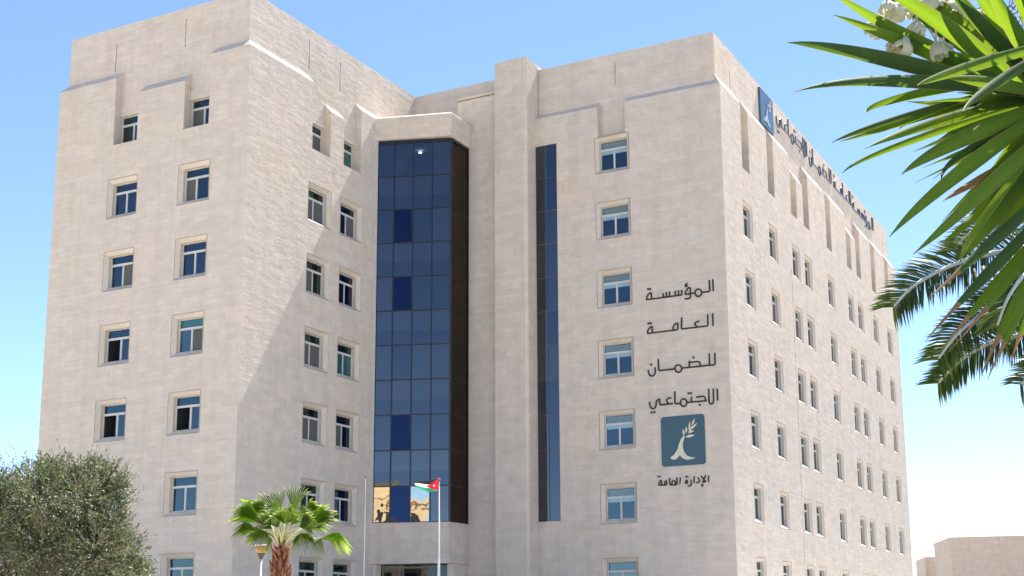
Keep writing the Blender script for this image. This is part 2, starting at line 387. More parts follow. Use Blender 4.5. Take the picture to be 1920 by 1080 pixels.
def surround_mesh(Wd, H, w, s, rev, row1):
    """splayed dressed-stone surround, the reveal behind it and the dim room beyond"""
    f = MB()
    def ring(a, b_, d0, d1, mi):   # a,b_: half-grow amounts
        A = [(-Wd/2-a, -a), (Wd/2+a, -a), (Wd/2+a, H+a), (-Wd/2-a, H+a)]; B = [(-Wd/2-b_, -b_), (Wd/2+b_, -b_), (Wd/2+b_, H+b_), (-Wd/2-b_, H+b_)]
        for i in range(4):
            j = (i+1) % 4; f.quad((A[i][0], d0, A[i][1]), (A[j][0], d0, A[j][1]), (B[j][0], d1, B[j][1]), (B[i][0], d1, B[i][1]), mi)
    t = s + rev
    if row1: t = rev; ring(0, 0, 0, t+0.08, 0)
    else: ring(w+GRV, w+GRV, 0, 0.06, 0); ring(w+GRV, w, 0.06, 0.06, 0); ring(w, w, 0.06, 0, 0); ring(w, 0, 0, s, 0); ring(0, 0, s, t+0.08, 0)
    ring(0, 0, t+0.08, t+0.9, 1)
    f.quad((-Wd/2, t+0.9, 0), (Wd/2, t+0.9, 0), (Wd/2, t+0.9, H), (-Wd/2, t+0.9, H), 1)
    return f.mesh("surround", [SMOOTH, DARK])
CODES = {('west', 0): ['bbb', 'bbb', 'bbm', 'bob', 'bob', 'bcc', 'tbb'], ('west', 1): ['bmb', 'bmb', 'bbb', 'cpm', 'bob', 'tbb', 'tbt'],
         ('court', 0): ['tmm', 'tmm', 'dmt', 'tmm', 'dmm', 'tdd', 'ttd'], ('court', 1): ['ttc', 'tbm', 'ddd', 'tcc', 'dmd', 'ddd', 'ttd'],
         ('entrance_side', 0): ['kww']*6 + ['pkk']}
random.seed(5)
cache = {}
for (P, rot, uc, zb, r, fn, ci, w, s, rev) in WINS:
    if fn == 'west' and ci == 0 and r == 7: pass
    Wd = {'long': 1.2, 'entrance_side': 1.54}.get(fn, WW)
    code = CODES[fn, ci][r-1] if (fn, ci) in CODES else random.choice(['tdd', 'bdd', 'dbd', 'tdm', 'ddd', 'tdb'])
    top = r == 1 and fn != 'entrance_side'
    base = REC if top else 0.0; dep = base + (rev if top else s + rev)
    op = 'shift_r' if code[1] == 'o' else ('shift_l' if (code[1] == 'm' and r % 2 == 0) else '')
    k1 = (Wd, op); k2 = (Wd, code); k3 = (Wd, w, s, rev, top)
    if k1 not in cache: cache[k1] = frame_mesh(Wd, WH, op)
    if k2 not in cache: cache[k2] = pane_mesh(Wd, WH, code)
    if k3 not in cache: cache[k3] = surround_mesh(Wd, WH, w, s, rev, top)
    wo_ = link("window", cache[k1], office, Vector(P(uc, zb, dep)) - OFF, rot)
    link("glass_pane", cache[k2], wo_)
    link("surround", cache[k3], wo_, (0, -(dep - base), 0))

# ---- glass bay (curtain wall)
bay = MB()
rows = [-1.54 + i*(18.45+1.54)/11 for i in range(12)]
A = Vector((0.02, 10.58, 0)); B = Vector((3.70, 11.92, 0)); Cc = Vector((3.66, 13.84, 0))
tF = (B-A).normalized(); nF = Vector((tF.y, -tF.x, 0)); tS = (Cc-B).normalized(); nS = Vector((tS.y, -tS.x, 0))
def bar(mb, p, q, z0, z1, n_, th=0.05, w=0.03, mi=0):
    """upright or level bar between plan points p,q"""
    t_ = (q-p).normalized() if (q-p).length > 1e-6 else Vector((n_.y, -n_.x, 0))
    a = p + n_*th*0.5; b_ = q + n_*th*0.5; c = q - n_*th; d_ = p - n_*th
    mb.prism([(a.x, a.y), (b_.x, b_.y), (c.x, c.y), (d_.x, d_.y)][::-1], z0, z1, mi)
LF = (B-A).length; LS = (Cc-B).length
FC = [0, 0.225, 0.485, 0.745, 1.0]
for i, c in enumerate(FC):
    p = A.lerp(B, c); hw = 0.032 if i < 4 else 0.05
    bar(bay, p - tF*hw, p + tF*hw, -1.55, 18.60, nF, 0.06)
p = Cc - tS*0.05; bar(bay, p - tS*0.04, p + tS*0.04, -1.55, 18.6, nS, 0.05)
for z in rows:
    bar(bay, A + tF*0.03, B - tF*0.05, z-0.03, z+0.03, nF, 0.048); bar(bay, B + tS*0.02, Cc - tS*0.09, z-0.012, z+0.012, nS, 0.02)
bar(bay, A + tF*0.03, B - tF*0.05, 18.49, 18.61, nF, 0.12); bar(bay, B + tS*0.02, Cc - tS*0.09, 18.49, 18.61, nS, 0.12)
bayo = rel(bay, OFF).build("glass_bay", MULL, office)
random.seed(3)
gl = MB(); opn = []
OPEN = {(2, 1), (4, 1), (0, 1), (10, 1)}
for k in range(11):
    rr = 10-k     # 0 at the bottom
    for i in range(4):
        p = A.lerp(B, FC[i]); q = A.lerp(B, FC[i+1]); z0, z1 = rows[rr]+0.0, rows[rr+1]
        if (rr, i) in ((0, 1), (8, 1), (6, 1), (2, 1)):
            opn.append((p, q, z0, z1, rr)); continue
        j = [random.uniform(-0.004, 0.004) for _ in range(2)]; ja = random.uniform(-0.003, 0.003)
        zc = z0 + (z1-z0)*0.42
        spl = (k % 2 == 1)
        parts = [(z0, zc, 1), (zc, z1, 0)] if spl else [(z0, z1, 0 if random.random() < 0.45 else 1)]
        for za, zb_, mi in parts:
            if rr == 0 and i in (0, 2): mi = 3; j[0] = 0; ja = 0
            fo = lambda z: nF*(-0.02 + j[0]*(z-z0)*0.6)
            pa, qa = p + fo(za) + nF*ja, q + fo(za); pb, qb = p + fo(zb_) + nF*ja, q + fo(zb_)
            gl.quad((pa.x, pa.y, za), (qa.x, qa.y, za), (qb.x, qb.y, zb_), (pb.x, pb.y, zb_), mi)
for z0, z1 in zip(rows[:-1], rows[1:]):
    p, q = B - nS*0.02, Cc - nS*0.02; gl.quad((p.x, p.y, z0), (q.x, q.y, z0), (q.x, q.y, z1), (p.x, p.y, z1), 2)
rel(gl, OFF).build("glass_pane", [G_BAYA, G_BAYB, G_SIDE, G_MIRR], bayo)
for p, q, z0, z1, rr in opn:
    t_ = math.radians(3.0 if rr else 1.6); f = MB(); h = z1-z0-0.06; y = lambda z: nF*((h-(z))*math.sin(t_)*0.9+0.0)
    a, b_ = p + tF*0.04, q - tF*0.04
    v = [(a+y(0), z0+0.03), (b_+y(0), z0+0.03), (b_+y(h), z1-0.03), (a+y(h), z1-0.03)]
    f.quad(*[(w_.x, w_.y, z) for w_, z in v], 0)
    f.tube([(w_.x, w_.y, z) for w_, z in v], 0.016, 5, 1, closed=True)
    rel(f, OFF).build("opening_pane", [G_OPEN, MULL], bayo)
f = MB(); f.box(0.004, 0.07, 10.42, 10.52, -1.55, 18.6); rel(f, OFF).build("edge_trim", FRAME, bayo)
# dark rooms behind the bay, slabs and two lit ceiling lamps
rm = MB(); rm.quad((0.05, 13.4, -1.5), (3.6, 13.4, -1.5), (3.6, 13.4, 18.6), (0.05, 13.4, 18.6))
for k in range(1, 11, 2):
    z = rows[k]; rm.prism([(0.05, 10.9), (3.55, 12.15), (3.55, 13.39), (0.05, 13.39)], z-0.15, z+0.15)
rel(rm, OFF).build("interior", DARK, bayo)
m, n, b = new_mat("lit_ceiling_lamp"); b.inputs["Emission Color"].default_value = (1, 0.82, 0.7, 1); b.inputs["Emission Strength"].default_value = 5.0
for px, py in ((745, 318), (788, 287)):
    c = onY(px, py, 12.75); f = MB(); f.prism([(c.x+0.1*math.cos(a*math.pi/6), c.y+0.1*math.sin(a*math.pi/6)) for a in range(12)], c.z, c.z+0.05)
    rel(f, OFF).build("ceiling_lamp", m, bayo)

# ---- strip window
sw = MB(); X0, X1 = 7.385, 8.635
rw = [-1.55 + i*(18.27+1.55)/11 for i in range(12)]
for x in (X0+0.012, 8.0, X1-0.012): sw.box(x-0.013, x+0.013, 14.47, 14.53, -1.55, 18.27)
for z in rw: sw.box(X0+0.026, X1-0.026, 14.475, 14.53, z-0.012, z+0.012)
for x0, x1, z0, z1 in ((X0-0.02, X1+0.02, 18.28, 18.3),): pass
swo = rel(sw, OFF).build("strip_window", plain("bronze_mullion", (0.10, 0.09, 0.085), 0.4), office)
f = MB()
for z0, z1 in zip(rw[:-1], rw[1:]):
    for x0, x1 in ((X0, 8.0), (8.0, X1)):
        j = random.uniform(-0.004, 0.004); f.quad((x0, 14.50+j, z0), (x1, 14.50-j, z0), (x1, 14.50-j, z1), (x0, 14.50+j, z1), random.choice((0, 0, 1)))
f.quad((X0, 15.4, -1.56), (X1, 15.4, -1.56), (X1, 15.4, 18.28), (X0, 15.4, 18.28), 2)
for za, y0 in ((-1.56, 14.43), (18.28, 14.43)): f.quad((X0, y0, za), (X1, y0, za), (X1, 15.4, za), (X0, 15.4, za), 3)
f.quad((X1+0.004, 14.43, -1.56), (X1+0.004, 15.4, -1.56), (X1+0.004, 15.4, 18.28), (X1+0.004, 14.43, 18.28), 3)
rel(f, OFF).build("glass_pane", [G_BAYA, G_BAYB, DARK, SMOOTH], swo)

# ---- entrance under the bay
en = MB(); pa = Vector((0.0, 11.25, 0)); pb = Vector((3.42, 12.5, 0)); te = (pb-pa).normalized(); ne = Vector((te.y, -te.x, 0)); Le = (pb-pa).length
for c in (0.06, 0.30, 0.34, 0.68, 0.985):
    p = pa + te*Le*c; bar(en, p - te*0.035, p + te*0.035, GZ, -3.61, ne, 0.05)
for z in (-3.75, -4.42, -5.2, -6.6):
    bar(en, pa + te*0.15, pb - te*0.06, z-0.05, z+0.05, ne, 0.042)
eno = rel(en, OFF).build("entrance", plain("olive_frame", (0.16, 0.165, 0.12), 0.5), office)
f = MB(); p, q = pa + ne*-0.02, pb + ne*-0.02; f.quad((p.x, p.y, GZ), (q.x, q.y, GZ), (q.x, q.y, -3.61), (p.x, p.y, -3.61), 0)
p, q = pa - ne*0.8, pb - ne*0.8; f.quad((p.x, p.y, GZ), (q.x, q.y, GZ), (q.x, q.y, -3.61), (p.x, p.y, -3.61), 1)
rel(f, OFF).build("glass_pane", [G_DARK, DARK], eno)
f = MB(); f.prism([(3.42, 12.2), (3.72, 12.31), (3.68, 13.86), (3.42, 13.86)], GZ, -3.604); rel(f, OFF).build("entrance_pier", SMOOTH, eno); f = MB(); f.prism([(0.003, 10.7), (0.16, 10.76), (0.16, 11.2), (0.003, 11.14)], GZ, -3.604)
rel(f, OFF).build("entrance_pier", SMOOTH, eno)

# ------------------------------------------------------------------ lettering
def arc(cx, cy, rx, ry, a0=0, a1=360, k=20): return [(cx + rx*math.cos(math.radians(a0+(a1-a0)*i/k)), cy + ry*math.sin(math.radians(a0+(a1-a0)*i/k))) for i in range(k+1)]
WORDS = [
 (510, 12, 1200, [[(1640,165),(1650,435)], [(1562,185),(1572,440),(1390,460)], arc(1315,470,74,82), [(1240,475),(1025,505),(1020,480),(1040,420),(1080,370),(1128,345),(1135,400),(1135,592),(1012,607)],
   [(1075,265),(1035,275),(1020,297),(1048,314),(1070,322)], [(1012,330),(1072,321)], [(942,410),(942,520),(545,572),(150,625)], [(868,415),(870,525)], [(795,430),(800,537)], [(665,440),(668,553)], [(595,455),(598,562)], [(522,485),(528,572)],
   [(150,625),(155,570),(190,500),(255,460),(265,600)]], [(185,388),(234,385)]),
 (575, 12, 1200, [[(1635,155),(1645,435)], [(1525,180),(1530,435),(935,505),(940,245)], [(1340,328),(1270,345),(1240,375),(1245,415),(1290,455)], [(852,370),(855,520),(170,605)], [(745,530),(745,480),(765,420),(810,380),(852,370)],
   [(170,605),(178,540),(215,480),(275,440),(282,590)]], [(195,380),(247,375)]),
 (645, 12, 1200, [[(1687,200),(1692,468),(940,545)], [(790,562),(425,602),(412,340)], [(1560,220),(1568,475)], [(1108,385),(1115,520)], [(1115,420),(1310,395),(1350,415),(1362,490)], arc(865,555,75,84),
   [(345,525),(348,640),(330,690),(300,716),(270,725),(235,713),(210,690),(195,640),(190,585)]], [(1205,305),(255,465)]),
 (700, 12, 1200, [[(1740,350),(1750,615)], [(1650,350),(1658,640),(1640,680),(1605,695),(1568,678),(1555,620),(1550,355)], [(1270,540),(1430,515),(1465,540),(1482,605)], [(1505,620),(1058,657)], [(1158,530),(1162,648)], arc(985,660,72,86),
   [(912,682),(790,687),(785,410)], [(740,682),(445,714),(445,570),(385,610),(366,650),(365,730),(345,780),(290,800),(240,770),(220,700),(215,645)], [(705,555),(650,560),(605,585),(600,625),(650,690)]], [(1350,712),(1095,452),(1150,452),(265,885),(330,872)]),
 (870, 16, 1220, [[(1740,350),(1738,550)], [(1655,330),(1620,430),(1560,552),(1645,545),(1655,490)], [(1510,360),(1560,410),(1640,542)], [(1530,615),(1575,615)], [(1530,665),(1580,655)], [(1420,410),(1465,470),(1475,545),(1375,565)], [(1308,370),(1310,575)],
   [(1215,480),(1228,600),(1200,660),(1120,665)], [(1075,480),(1115,520),(1110,575),(1035,582),(1050,530),(1075,480)], [(895,410),(880,600)], [(790,400),(797,625),(582,635),(570,420)], [(645,625),(640,540),(690,490),(750,530),(735,622)],
   [(470,500),(495,560),(480,630),(240,640),(260,570),(310,470),(335,560),(330,634)], [(470,500),(420,560),(430,632)]], [(230,380),(290,375),(1060,380),(1115,378)]),
]
YW = 14.43
def word_local(w):
    y0, k, x0, strokes, dots = w
    f = lambda p: (lambda q: (q.x, q.z))(onY(x0 + p[0]/k, y0 + p[1]/k, YW))
    return [[f(p) for p in s] for s in strokes], [f(p) for p in dots]
def letters(name, strokes, dots, T, rad, dot, mat, parent, loc):
    """T maps (u,z,out) to a point; strokes become rounded raised bars"""
    f = MB()
    for s in strokes:
        if len(s) == 21 and (Vector(s[0])-Vector(s[-1])).length < 1e-3: f.tube([T(u, z, 0.02) for u, z in s[:-1]], rad, 8, closed=True)
        else:
            d = []
            for (p, q) in zip(s[:-1], s[1:]):      # extra points close to the bends keep them crisp
                P_, Q = Vector(p), Vector(q); L = (Q-P_).length; e = min(0.3, rad*0.8/max(L, 1e-6))
                d += [P_.lerp(Q, 0.0 if not d else e), P_.lerp(Q, 1-e)]
            d.append(Vector(s[-1])); f.tube([T(u, z, 0.02) for u, z in d], rad, 8)
    for u, z in dots:
        c = Vector(T(u, z, 0)); c2 = Vector(T(u, z, 0.05)); f.tube([c, c2], dot, 10)
    return rel(f, loc).build(name, mat, parent, smooth=False)
# emblem outline in panel units (9x crop pixels)
BODY = [(600,470),(560,520),(530,590),(500,680),(440,760),(370,808),(400,835),(450,845),(500,815),(535,772),(560,810),(610,845),(660,858),(740,850),(795,836),(720,822),(650,785),(605,720),(588,650),(592,580),(615,510),(632,475)]
LEAVES = [((615,470),(600,350),34), ((648,430),(662,318),34), ((700,385),(722,240),30), ((755,310),(800,202),30), ((735,370),(838,280),34), ((690,420),(788,395),36), ((640,490),(798,465),44), ((690,440),(760,300),22)]
def emblem(name, T, mat, parent, loc, off=0.03):
    f = MB()
    def slab(pts, o):
        k = len(pts); a = [T(x, y, o) for x, y in pts]; b_ = [T(x, y, o-0.02) for x, y in pts]
        f.poly(a)
        for i in range(k): f.quad(a[i], b_[i], b_[(i+1) % k], a[(i+1) % k])
    slab(BODY, off)
    for i, (p, q, w) in enumerate(LEAVES):
        P_, Q = Vector(p), Vector(q); d = Q-P_; nn = Vector((-d.y, d.x)).normalized()
        L_ = [P_ + d*t + nn*w*0.5*math.sin(math.pi*t**0.8)*s for s, seq in ((1, (0, .2, .4, .6, .8, 1)), (-1, (.8, .6, .4, .2))) for t in seq]
        slab([tuple(v) for v in L_], off + 0.003 + 0.0015*i)
    return rel(f, loc).build(name, mat, parent)
def panel(name, T, mat, parent, loc, x0, x1, y0, y1, r, th):
    f = MB(); pts = []
    for cx, cy, a in ((x1-r, y0+r, -90), (x1-r, y1-r, 0), (x0+r, y1-r, 90), (x0+r, y0+r, 180)):
        pts += [(cx + r*math.cos(math.radians(a+t*15)), cy + r*math.sin(math.radians(a+t*15))) for t in range(7)]
    a = [T(x, y, th) for x, y in pts]; b_ = [T(x, y, 0.001) for x, y in pts]; k = len(pts); f.poly(a)
    for i in range(k): f.quad(a[i], b_[i], b_[(i+1) % k], a[(i+1) % k])
    return rel(f, loc).build(name, mat, parent)

LOCAL = [word_local(w) for w in WORDS]
loc = Vector((15.2, 14.43, 3.0)); sg = empty("wall_sign", loc)
tag(sg, "black Arabic lettering in stacked lines with square teal emblem on the stone front wall", "sign")
TA = lambda u, z, o_: (u, YW - o_, z)
for (st, dt), w in zip(LOCAL, WORDS):
    letters("lettering", st, dt, TA, 0.042 if w[1] == 12 else 0.036, 0.055 if w[1] == 12 else 0.042, LETTER, sg, loc)
# square panel: crop pixels (222..955, 120..950) onto real metres
def TE(x, y, o_): return (14.15 + (x-230)/720*2.19, YW - o_, 3.19 - (y-140)/790*2.36)
pn = panel("emblem_panel", TE, TEAL, sg, loc, 225, 958, 135, 945, 45, 0.05)
em = emblem("emblem", TE, CREAM, pn, (0, 0, 0), 0.075); em.matrix_parent_inverse = Matrix.Translation(-loc)

loc = Vector((17.32, 35, 21.5)); sg2 = empty("roof_sign", loc)
tag(sg2, "long grey Arabic lettering with shiny blue emblem panel along the top of the long facade", "sign")
SP = {3: (25.35, 31.6, 21.62, 1.0), 2: (32.1, 37.3, 21.60, 1.0), 1: (37.95, 42.3, 21.58, 1.0), 0: (42.75, 48.85, 21.56, 1.0)}
for wi, (ya, yb, zb, _) in SP.items():
    st, dt = LOCAL[wi]
    allu = [p[0] for s in st for p in s]; a, b_ = min(allu), max(allu); k = (yb-ya)/(b_-a)
    z0 = st[0][-1][1] if wi != 2 else st[0][1][1]
    fz = 1.62
    TR = lambda u, z, o_: (17.32 + o_, ya + (u-a)*k, zb + (z-z0)*fz)
    letters("lettering", st, dt, TR, 0.052, 0.075, LETTERB, sg2, loc)
def TB(x, y, o_): return (17.32 + o_, 22.1 + (x-225)/733*2.35, 22.56 - (y-135)/810*2.06)
pn = panel("emblem_panel", TB, TEALB, sg2, loc, 225, 958, 135, 945, 8, 0.12)
em = emblem("emblem", TB, SILVER, pn, (0, 0, 0), 0.15); em.matrix_parent_inverse = Matrix.Translation(-loc)

# ------------------------------------------------------------------ other buildings
STONE2 = stone_mat("tan_block_stone", (0.52, 0.45, 0.38), 0.5, 0.6, 1.2)
c = onZ(1782, 1011, 10.2); l = onZ(1751, 1023, 10.2); r = onZ(1921, 1007.5, 10.2); far = empty("far_building", (c.x, c.y, GZ))
tag(far, "low tan stone building with a flat roof beyond the right end of the office block", "building")
f = MB(); ax = (r-c).normalized(); bx = Vector((-ax.y, ax.x, 0)); dl = (l-c)
p0 = c; p1 = c + ax*40; p3 = l; p2 = l + ax*40
f.prism([(p.x, p.y) for p in (p0, p1, p2, p3)], GZ, 10.2)
q = [(p.x, p.y) for p in (p0 - ax*0.15 - dl.normalized()*0.15, p1, p2, p3 + dl.normalized()*0.1 - ax*.15)]
f.prism(q, 10.2, 10.55)
rel(f, (c.x, c.y, GZ)).build("wall", STONE2, far)
wn = MB(); w0 = onY(1918, 1036, c.y)
s_ = (w0-c).dot(ax); base = c + ax*s_
for k in range(3):
    p = base + ax*(0.6+4*k); q_ = p + ax*1.4; nn = Vector((ax.y, -ax.x, 0))*0.03
    wm = MB(); wm.prism([(v.x, v.y) for v in (p+nn, q_+nn, q_-nn*3, p-nn*3)], 6.4, 8.2); rel(wm, (c.x, c.y, GZ)).build("window", MULL, far)
c2 = onZ(1734, 1046, 7.9); f = MB(); l2 = onZ(1717, 1053, 7.9); p1 = c2 + ax*8; p2 = l2 + ax*8
low = empty("low_building", (c2.x, c2.y, GZ)); tag(low, "small lower block touching the left side of the distant tan building", "building")
f.prism([(p.x, p.y) for p in (c2, p1, p2, l2)], GZ, 7.9); rel(f, (c2.x, c2.y, GZ)).build("wall", STONE2, low)
f = MB(); cc = c2.lerp(p1, 0.4); 
f.prism([(p.x, p.y) for p in (c2 - ax*0.1, c2 + ax*7, l2 + ax*7, l2 - ax*0.1)], 7.9, 8.1); rel(f, (c2.x, c2.y, GZ)).build("roof", SMOOTH, low)
# sunlit flats across the road, behind the camera: seen only as a reflection in the lowest bay panes
flats = empty("apartment_building", (4, -84, GZ)); tag(flats, "warm stone flats across the road, mirrored in the lowest panes of the glass bay", "building")
f = MB(); f.box(-12, 15.8, -96, -80, GZ, 8.4); f.box(-12.2, 16.0, -96.2, -79.8, 8.4, 8.9)
f.box(3, 12.4, -92, -81, 8.903, 11.4)
rel(f, (4, -84, GZ)).build("wall", stone_mat("honey_stone", (0.52, 0.40, 0.25), 0.5, 0.4, 0.8), flats)
for z in (-5.5, -2.0, 1.5, 5.0):
    for x in (-10, -6, -2, 2, 6, 10.2, 13.4):
        f = MB(); f.box(x, x+1.3, -80.1, -79.97, z+0.6, z+2.4); rel(f, (4, -84, GZ)).build("window", MULL, flats)
    for x in (-10.4, 5.6, 12.9):
        f = MB(); f.box(x, x+2.4, -79.95, -78.6, z-0.15, z+0.05); f.box(x, x+2.4, -78.7, -78.6, z+0.05, z+0.9); rel(f, (4, -84, GZ)).build("balcony", plain("brown_balcony", (0.30, 0.16, 0.09), 0.8), flats)

# ------------------------------------------------------------------ poles, flag, lamp
PWHITE = plain("white_pole_paint", (0.60, 0.60, 0.60), 0.4)
b0 = at(822.5, 1080, 50); t0 = at(822.5, 899, 50); fp = empty("flagpole", (b0.x, b0.y, GZ)); tag(fp, "slim white flagpole in front of the glass bay carrying a flag", "pole")
f = MB(); f.tube([(b0.x, b0.y, GZ), (b0.x, b0.y, at(822, 1050, 50).z), (b0.x, b0.y, at(822, 1048, 50).z), (b0.x, b0.y, t0.z)], [0.05, 0.045, 0.024, 0.018], 10); rel(f, (b0.x, b0.y, GZ)).build("pole", PWHITE, fp, True)
f = MB(); f.tube([(b0.x, b0.y, t0.z), (b0.x, b0.y, t0.z+.05), (b0.x, b0.y, t0.z+.1), (b0.x, b0.y, t0.z+.13)], [0.02, 0.05, 0.04, 0.005], 10); rel(f, (b0.x, b0.y, GZ)).build("finial", plain("red_finial", (0.4, 0.05, 0.05), 0.5), fp, True)
f = MB(); f.tube([(b0.x+.09, b0.y-.02, GZ+1.2), (b0.x+.06, b0.y-.02, -4), (b0.x+.03, b0.y-.02, t0.z-0.05)], 0.008, 5); rel(f, (b0.x, b0.y, GZ)).build("halyard", PWHITE, fp)
# flag: rows of stripes with hoist triangle and star
fl = MB(); NX, NZ = 28, 18
def fpt(u, v):       # u 0 hoist..1 fly, v 0 top..1 bottom ; photo pixels
    x = 821.5 - u*44; yt = 897 + 7.5*u + 1.6*math.sin(u*5) ; yb = 919 + 4*u - 9*u*u + 1.5*math.sin(u*5+.6) + 8*u*(1-u)
    P_ = at(x, yt + (yb-yt)*v, 50); P_ += FW*(0.10*math.sin(u*7.5+v*1.2)*u**0.6); return P_
for i in range(NX):
    for k in range(NZ):
        u, v = (i+.5)/NX, (k+.5)/NZ
        tri = u < 0.5*(1-abs(v-0.5)*2)
        mi = 3 if tri else (0 if v < 1/3 else 1 if v < 2/3 else 2)
        if (u-0.17)**2*4 + (v-0.5)**2 < 0.006: mi = 1
        fl.quad(fpt(i/NX, k/NZ), fpt((i+1)/NX, k/NZ), fpt((i+1)/NX, (k+1)/NZ), fpt(i/NX, (k+1)/NZ), mi)
fm = [leaf_mat("flag_black", (0.02, 0.02, 0.025), (0.03, 0.03, 0.035), 0.2, (0.03, 0.03, 0.03), 0.8), leaf_mat("flag_white", (0.6, 0.6, 0.6), (0.7, 0.7, 0.7), 0.4, (0.7, 0.7, 0.7), 0.8),
      leaf_mat("flag_green", (0.01, 0.17, 0.09), (0.015, 0.22, 0.12), 0.4, (0.02, 0.3, 0.14), 0.8), leaf_mat("flag_red", (0.30, 0.008, 0.014), (0.36, 0.012, 0.02), 0.4, (0.7, 0.02, 0.03), 0.8)]
fo = fl.build("flag", fm, None, True); tag(fo, "small black, white and green flag with a red triangle flying from the white pole", "flag")
b1 = at(682.5, 1080, 52); t1 = at(682, 892, 52); bp = empty("bare_pole", (b1.x, b1.y, GZ)); tag(bp, "thin bare pale pole standing left of the glass bay without a flag", "pole")
f = MB(); zt = at(682, 955, 52).z; f.tube([(b1.x, b1.y, GZ), (b1.x, b1.y, zt), (b1.x, b1.y, zt+.05), (b1.x, b1.y, t1.z)], [0.026, 0.022, 0.011, 0.009], 8); rel(f, (b1.x, b1.y, GZ)).build("pole", plain("dull_grey_pole", (0.45, 0.45, 0.46), 0.6), bp, True)
f = MB(); f.tube([(b1.x, b1.y, t1.z), (b1.x, b1.y, t1.z+.04), (b1.x, b1.y, t1.z+.09)], [0.012, 0.03, 0.006], 8); rel(f, (b1.x, b1.y, GZ)).build("finial", MULL, bp, True)
# lamp
lc = at(490, 1023, 34); lp = empty("street_lamp", (lc.x, lc.y, GZ)); tag(lp, "post-top garden lamp with a flared amber bowl beside the fan palm", "lamp")
def lathe(prof, c, sides=20):
    f = MB(); k = len(prof)
    for i, (r_, z) in enumerate(prof):
        for s in range(sides): f.v.append((c.x + r_*math.cos(2*math.pi*s/sides), c.y + r_*math.sin(2*math.pi*s/sides), z))
    for i in range(k-1):
        for s in range(sides):
            s2 = (s+1) % sides; f.f.append((i*sides+s, i*sides+s2, (i+1)*sides+s2, (i+1)*sides+s)); f.mi.append(0)
    f.f.append(tuple(range(sides))[::-1]); f.f.append(tuple((k-1)*sides+s for s in range(sides))); f.mi += [0, 0]
    return rel(f, (lc.x, lc.y, GZ))
z = lambda py: at(490, py, 34).z
lathe([(0.045, GZ), (0.05, GZ+.3), (0.032, GZ+.35), (0.028, z(1049))], lc).build("post", plain("grey_post", (0.42, 0.42, 0.40), 0.5), lp, True)
lathe([(0.03, z(1049)), (0.045, z(1047)), (0.09, z(1040)), (0.115, z(1038))], lc).build("lamp_base", plain("dark_brown_metal", (0.035, 0.025, 0.018), 0.6), lp, True)
lathe([(0.105, z(1037.9)), (0.135, z(1034)), (0.168, z(1024.5))], lc).build("lamp_bowl", leaf_mat("amber_acrylic", (0.55, 0.36, 0.15), (0.62, 0.42, 0.19), 0.45, (0.75, 0.48, 0.18), 0.35), lp, True)
lathe([(0.172, z(1024.4)), (0.18, z(1023)), (0.165, z(1021.2)), (0.02, z(1020.6))], lc).build("lamp_cap", plain("pale_cap", (0.55, 0.52, 0.47), 0.5), lp, True)

# ------------------------------------------------------------------ vegetation
YG = leaf_mat("yucca_leaf", (0.050, 0.118, 0.022), (0.080, 0.160, 0.032), 0.42, (0.22, 0.34, 0.014), 0.6, 0.10, 9)
YG2 = leaf_mat("yucca_leaf_light", (0.050, 0.115, 0.020), (0.080, 0.150, 0.028), 0.42, (0.24, 0.36, 0.012), 0.6, 0.10, 14)
YG3 = leaf_mat("yucca_leaf_dusty", (0.035, 0.070, 0.028), (0.060, 0.100, 0.045), 0.30, (0.11, 0.20, 0.02), 0.65, 0.10, 14)
YE = leaf_mat("yucca_leaf_margin", (0.12, 0.15, 0.04), (0.20, 0.17, 0.07), 0.40, (0.3, 0.32, 0.05), 0.7, 0.1, 20)
YB = leaf_mat("dry_yucca_leaf", (0.20, 0.11, 0.055), (0.34, 0.22, 0.12), 0.25, (0.5, 0.28, 0.1), 0.8, 0.2, 12)
BARK = plain("fibrous_bark", (0.13, 0.085, 0.055), 0.95, 0, 0.35, 14, 0.8)

def blade(mb, p0, p1, p2, w, fold, roll, mi=0, tipmi=None, tipat=0.8, prof=None, k=18, edge=None):
    """long leaf along a bent line, folded along its rib, tapering to a point"""
    p0, p1, p2 = Vector(p0), Vector(p1), Vector(p2); rings = []
    for i in range(k+1):
        t = i/k; P_ = p0*(1-t)**2 + p1*2*t*(1-t) + p2*t*t
        T_ = ((p1-p0)*(1-t) + (p2-p1)*t).normalized()
        view = (P_-CAM0).normalized(); S = T_.cross(view)
        S = S.normalized() if S.length > 1e-4 else T_.orthogonal().normalized()
        N = S.cross(T_).normalized(); a = roll
        S2 = S*math.cos(a) + N*math.sin(a); N2 = -S*math.sin(a) + N*math.cos(a)
        ww = w*(prof(t) if prof else (0.62+0.38*min(1, t/0.35))*(1-max(0, (t-0.35)/0.65)**1.35))*0.5
        ww = max(ww, 0.0008)
        b_ = len(mb.v); wob = 0.06*math.sin(t*9+roll*7)*ww
        for e in (-1, -0.9, -0.45, 0, 0.45, 0.9, 1): mb.v.append(tuple(P_ + S2*ww*e + N2*(fold*ww*e*e + wob*e)))
        rings.append((b_, t))
    for (a_, t), (c_, _) in zip(rings[:-1], rings[1:]):
        m_ = mi if tipmi is None or t < tipat else tipmi
        for e in range(6):
            mb.f.append((a_+e, a_+e+1, c_+e+1, c_+e)); mb.mi.append(m_ if (edge is None or m_ != mi or e not in (0, 5)) else edge)
CAM0 = CAM.copy()
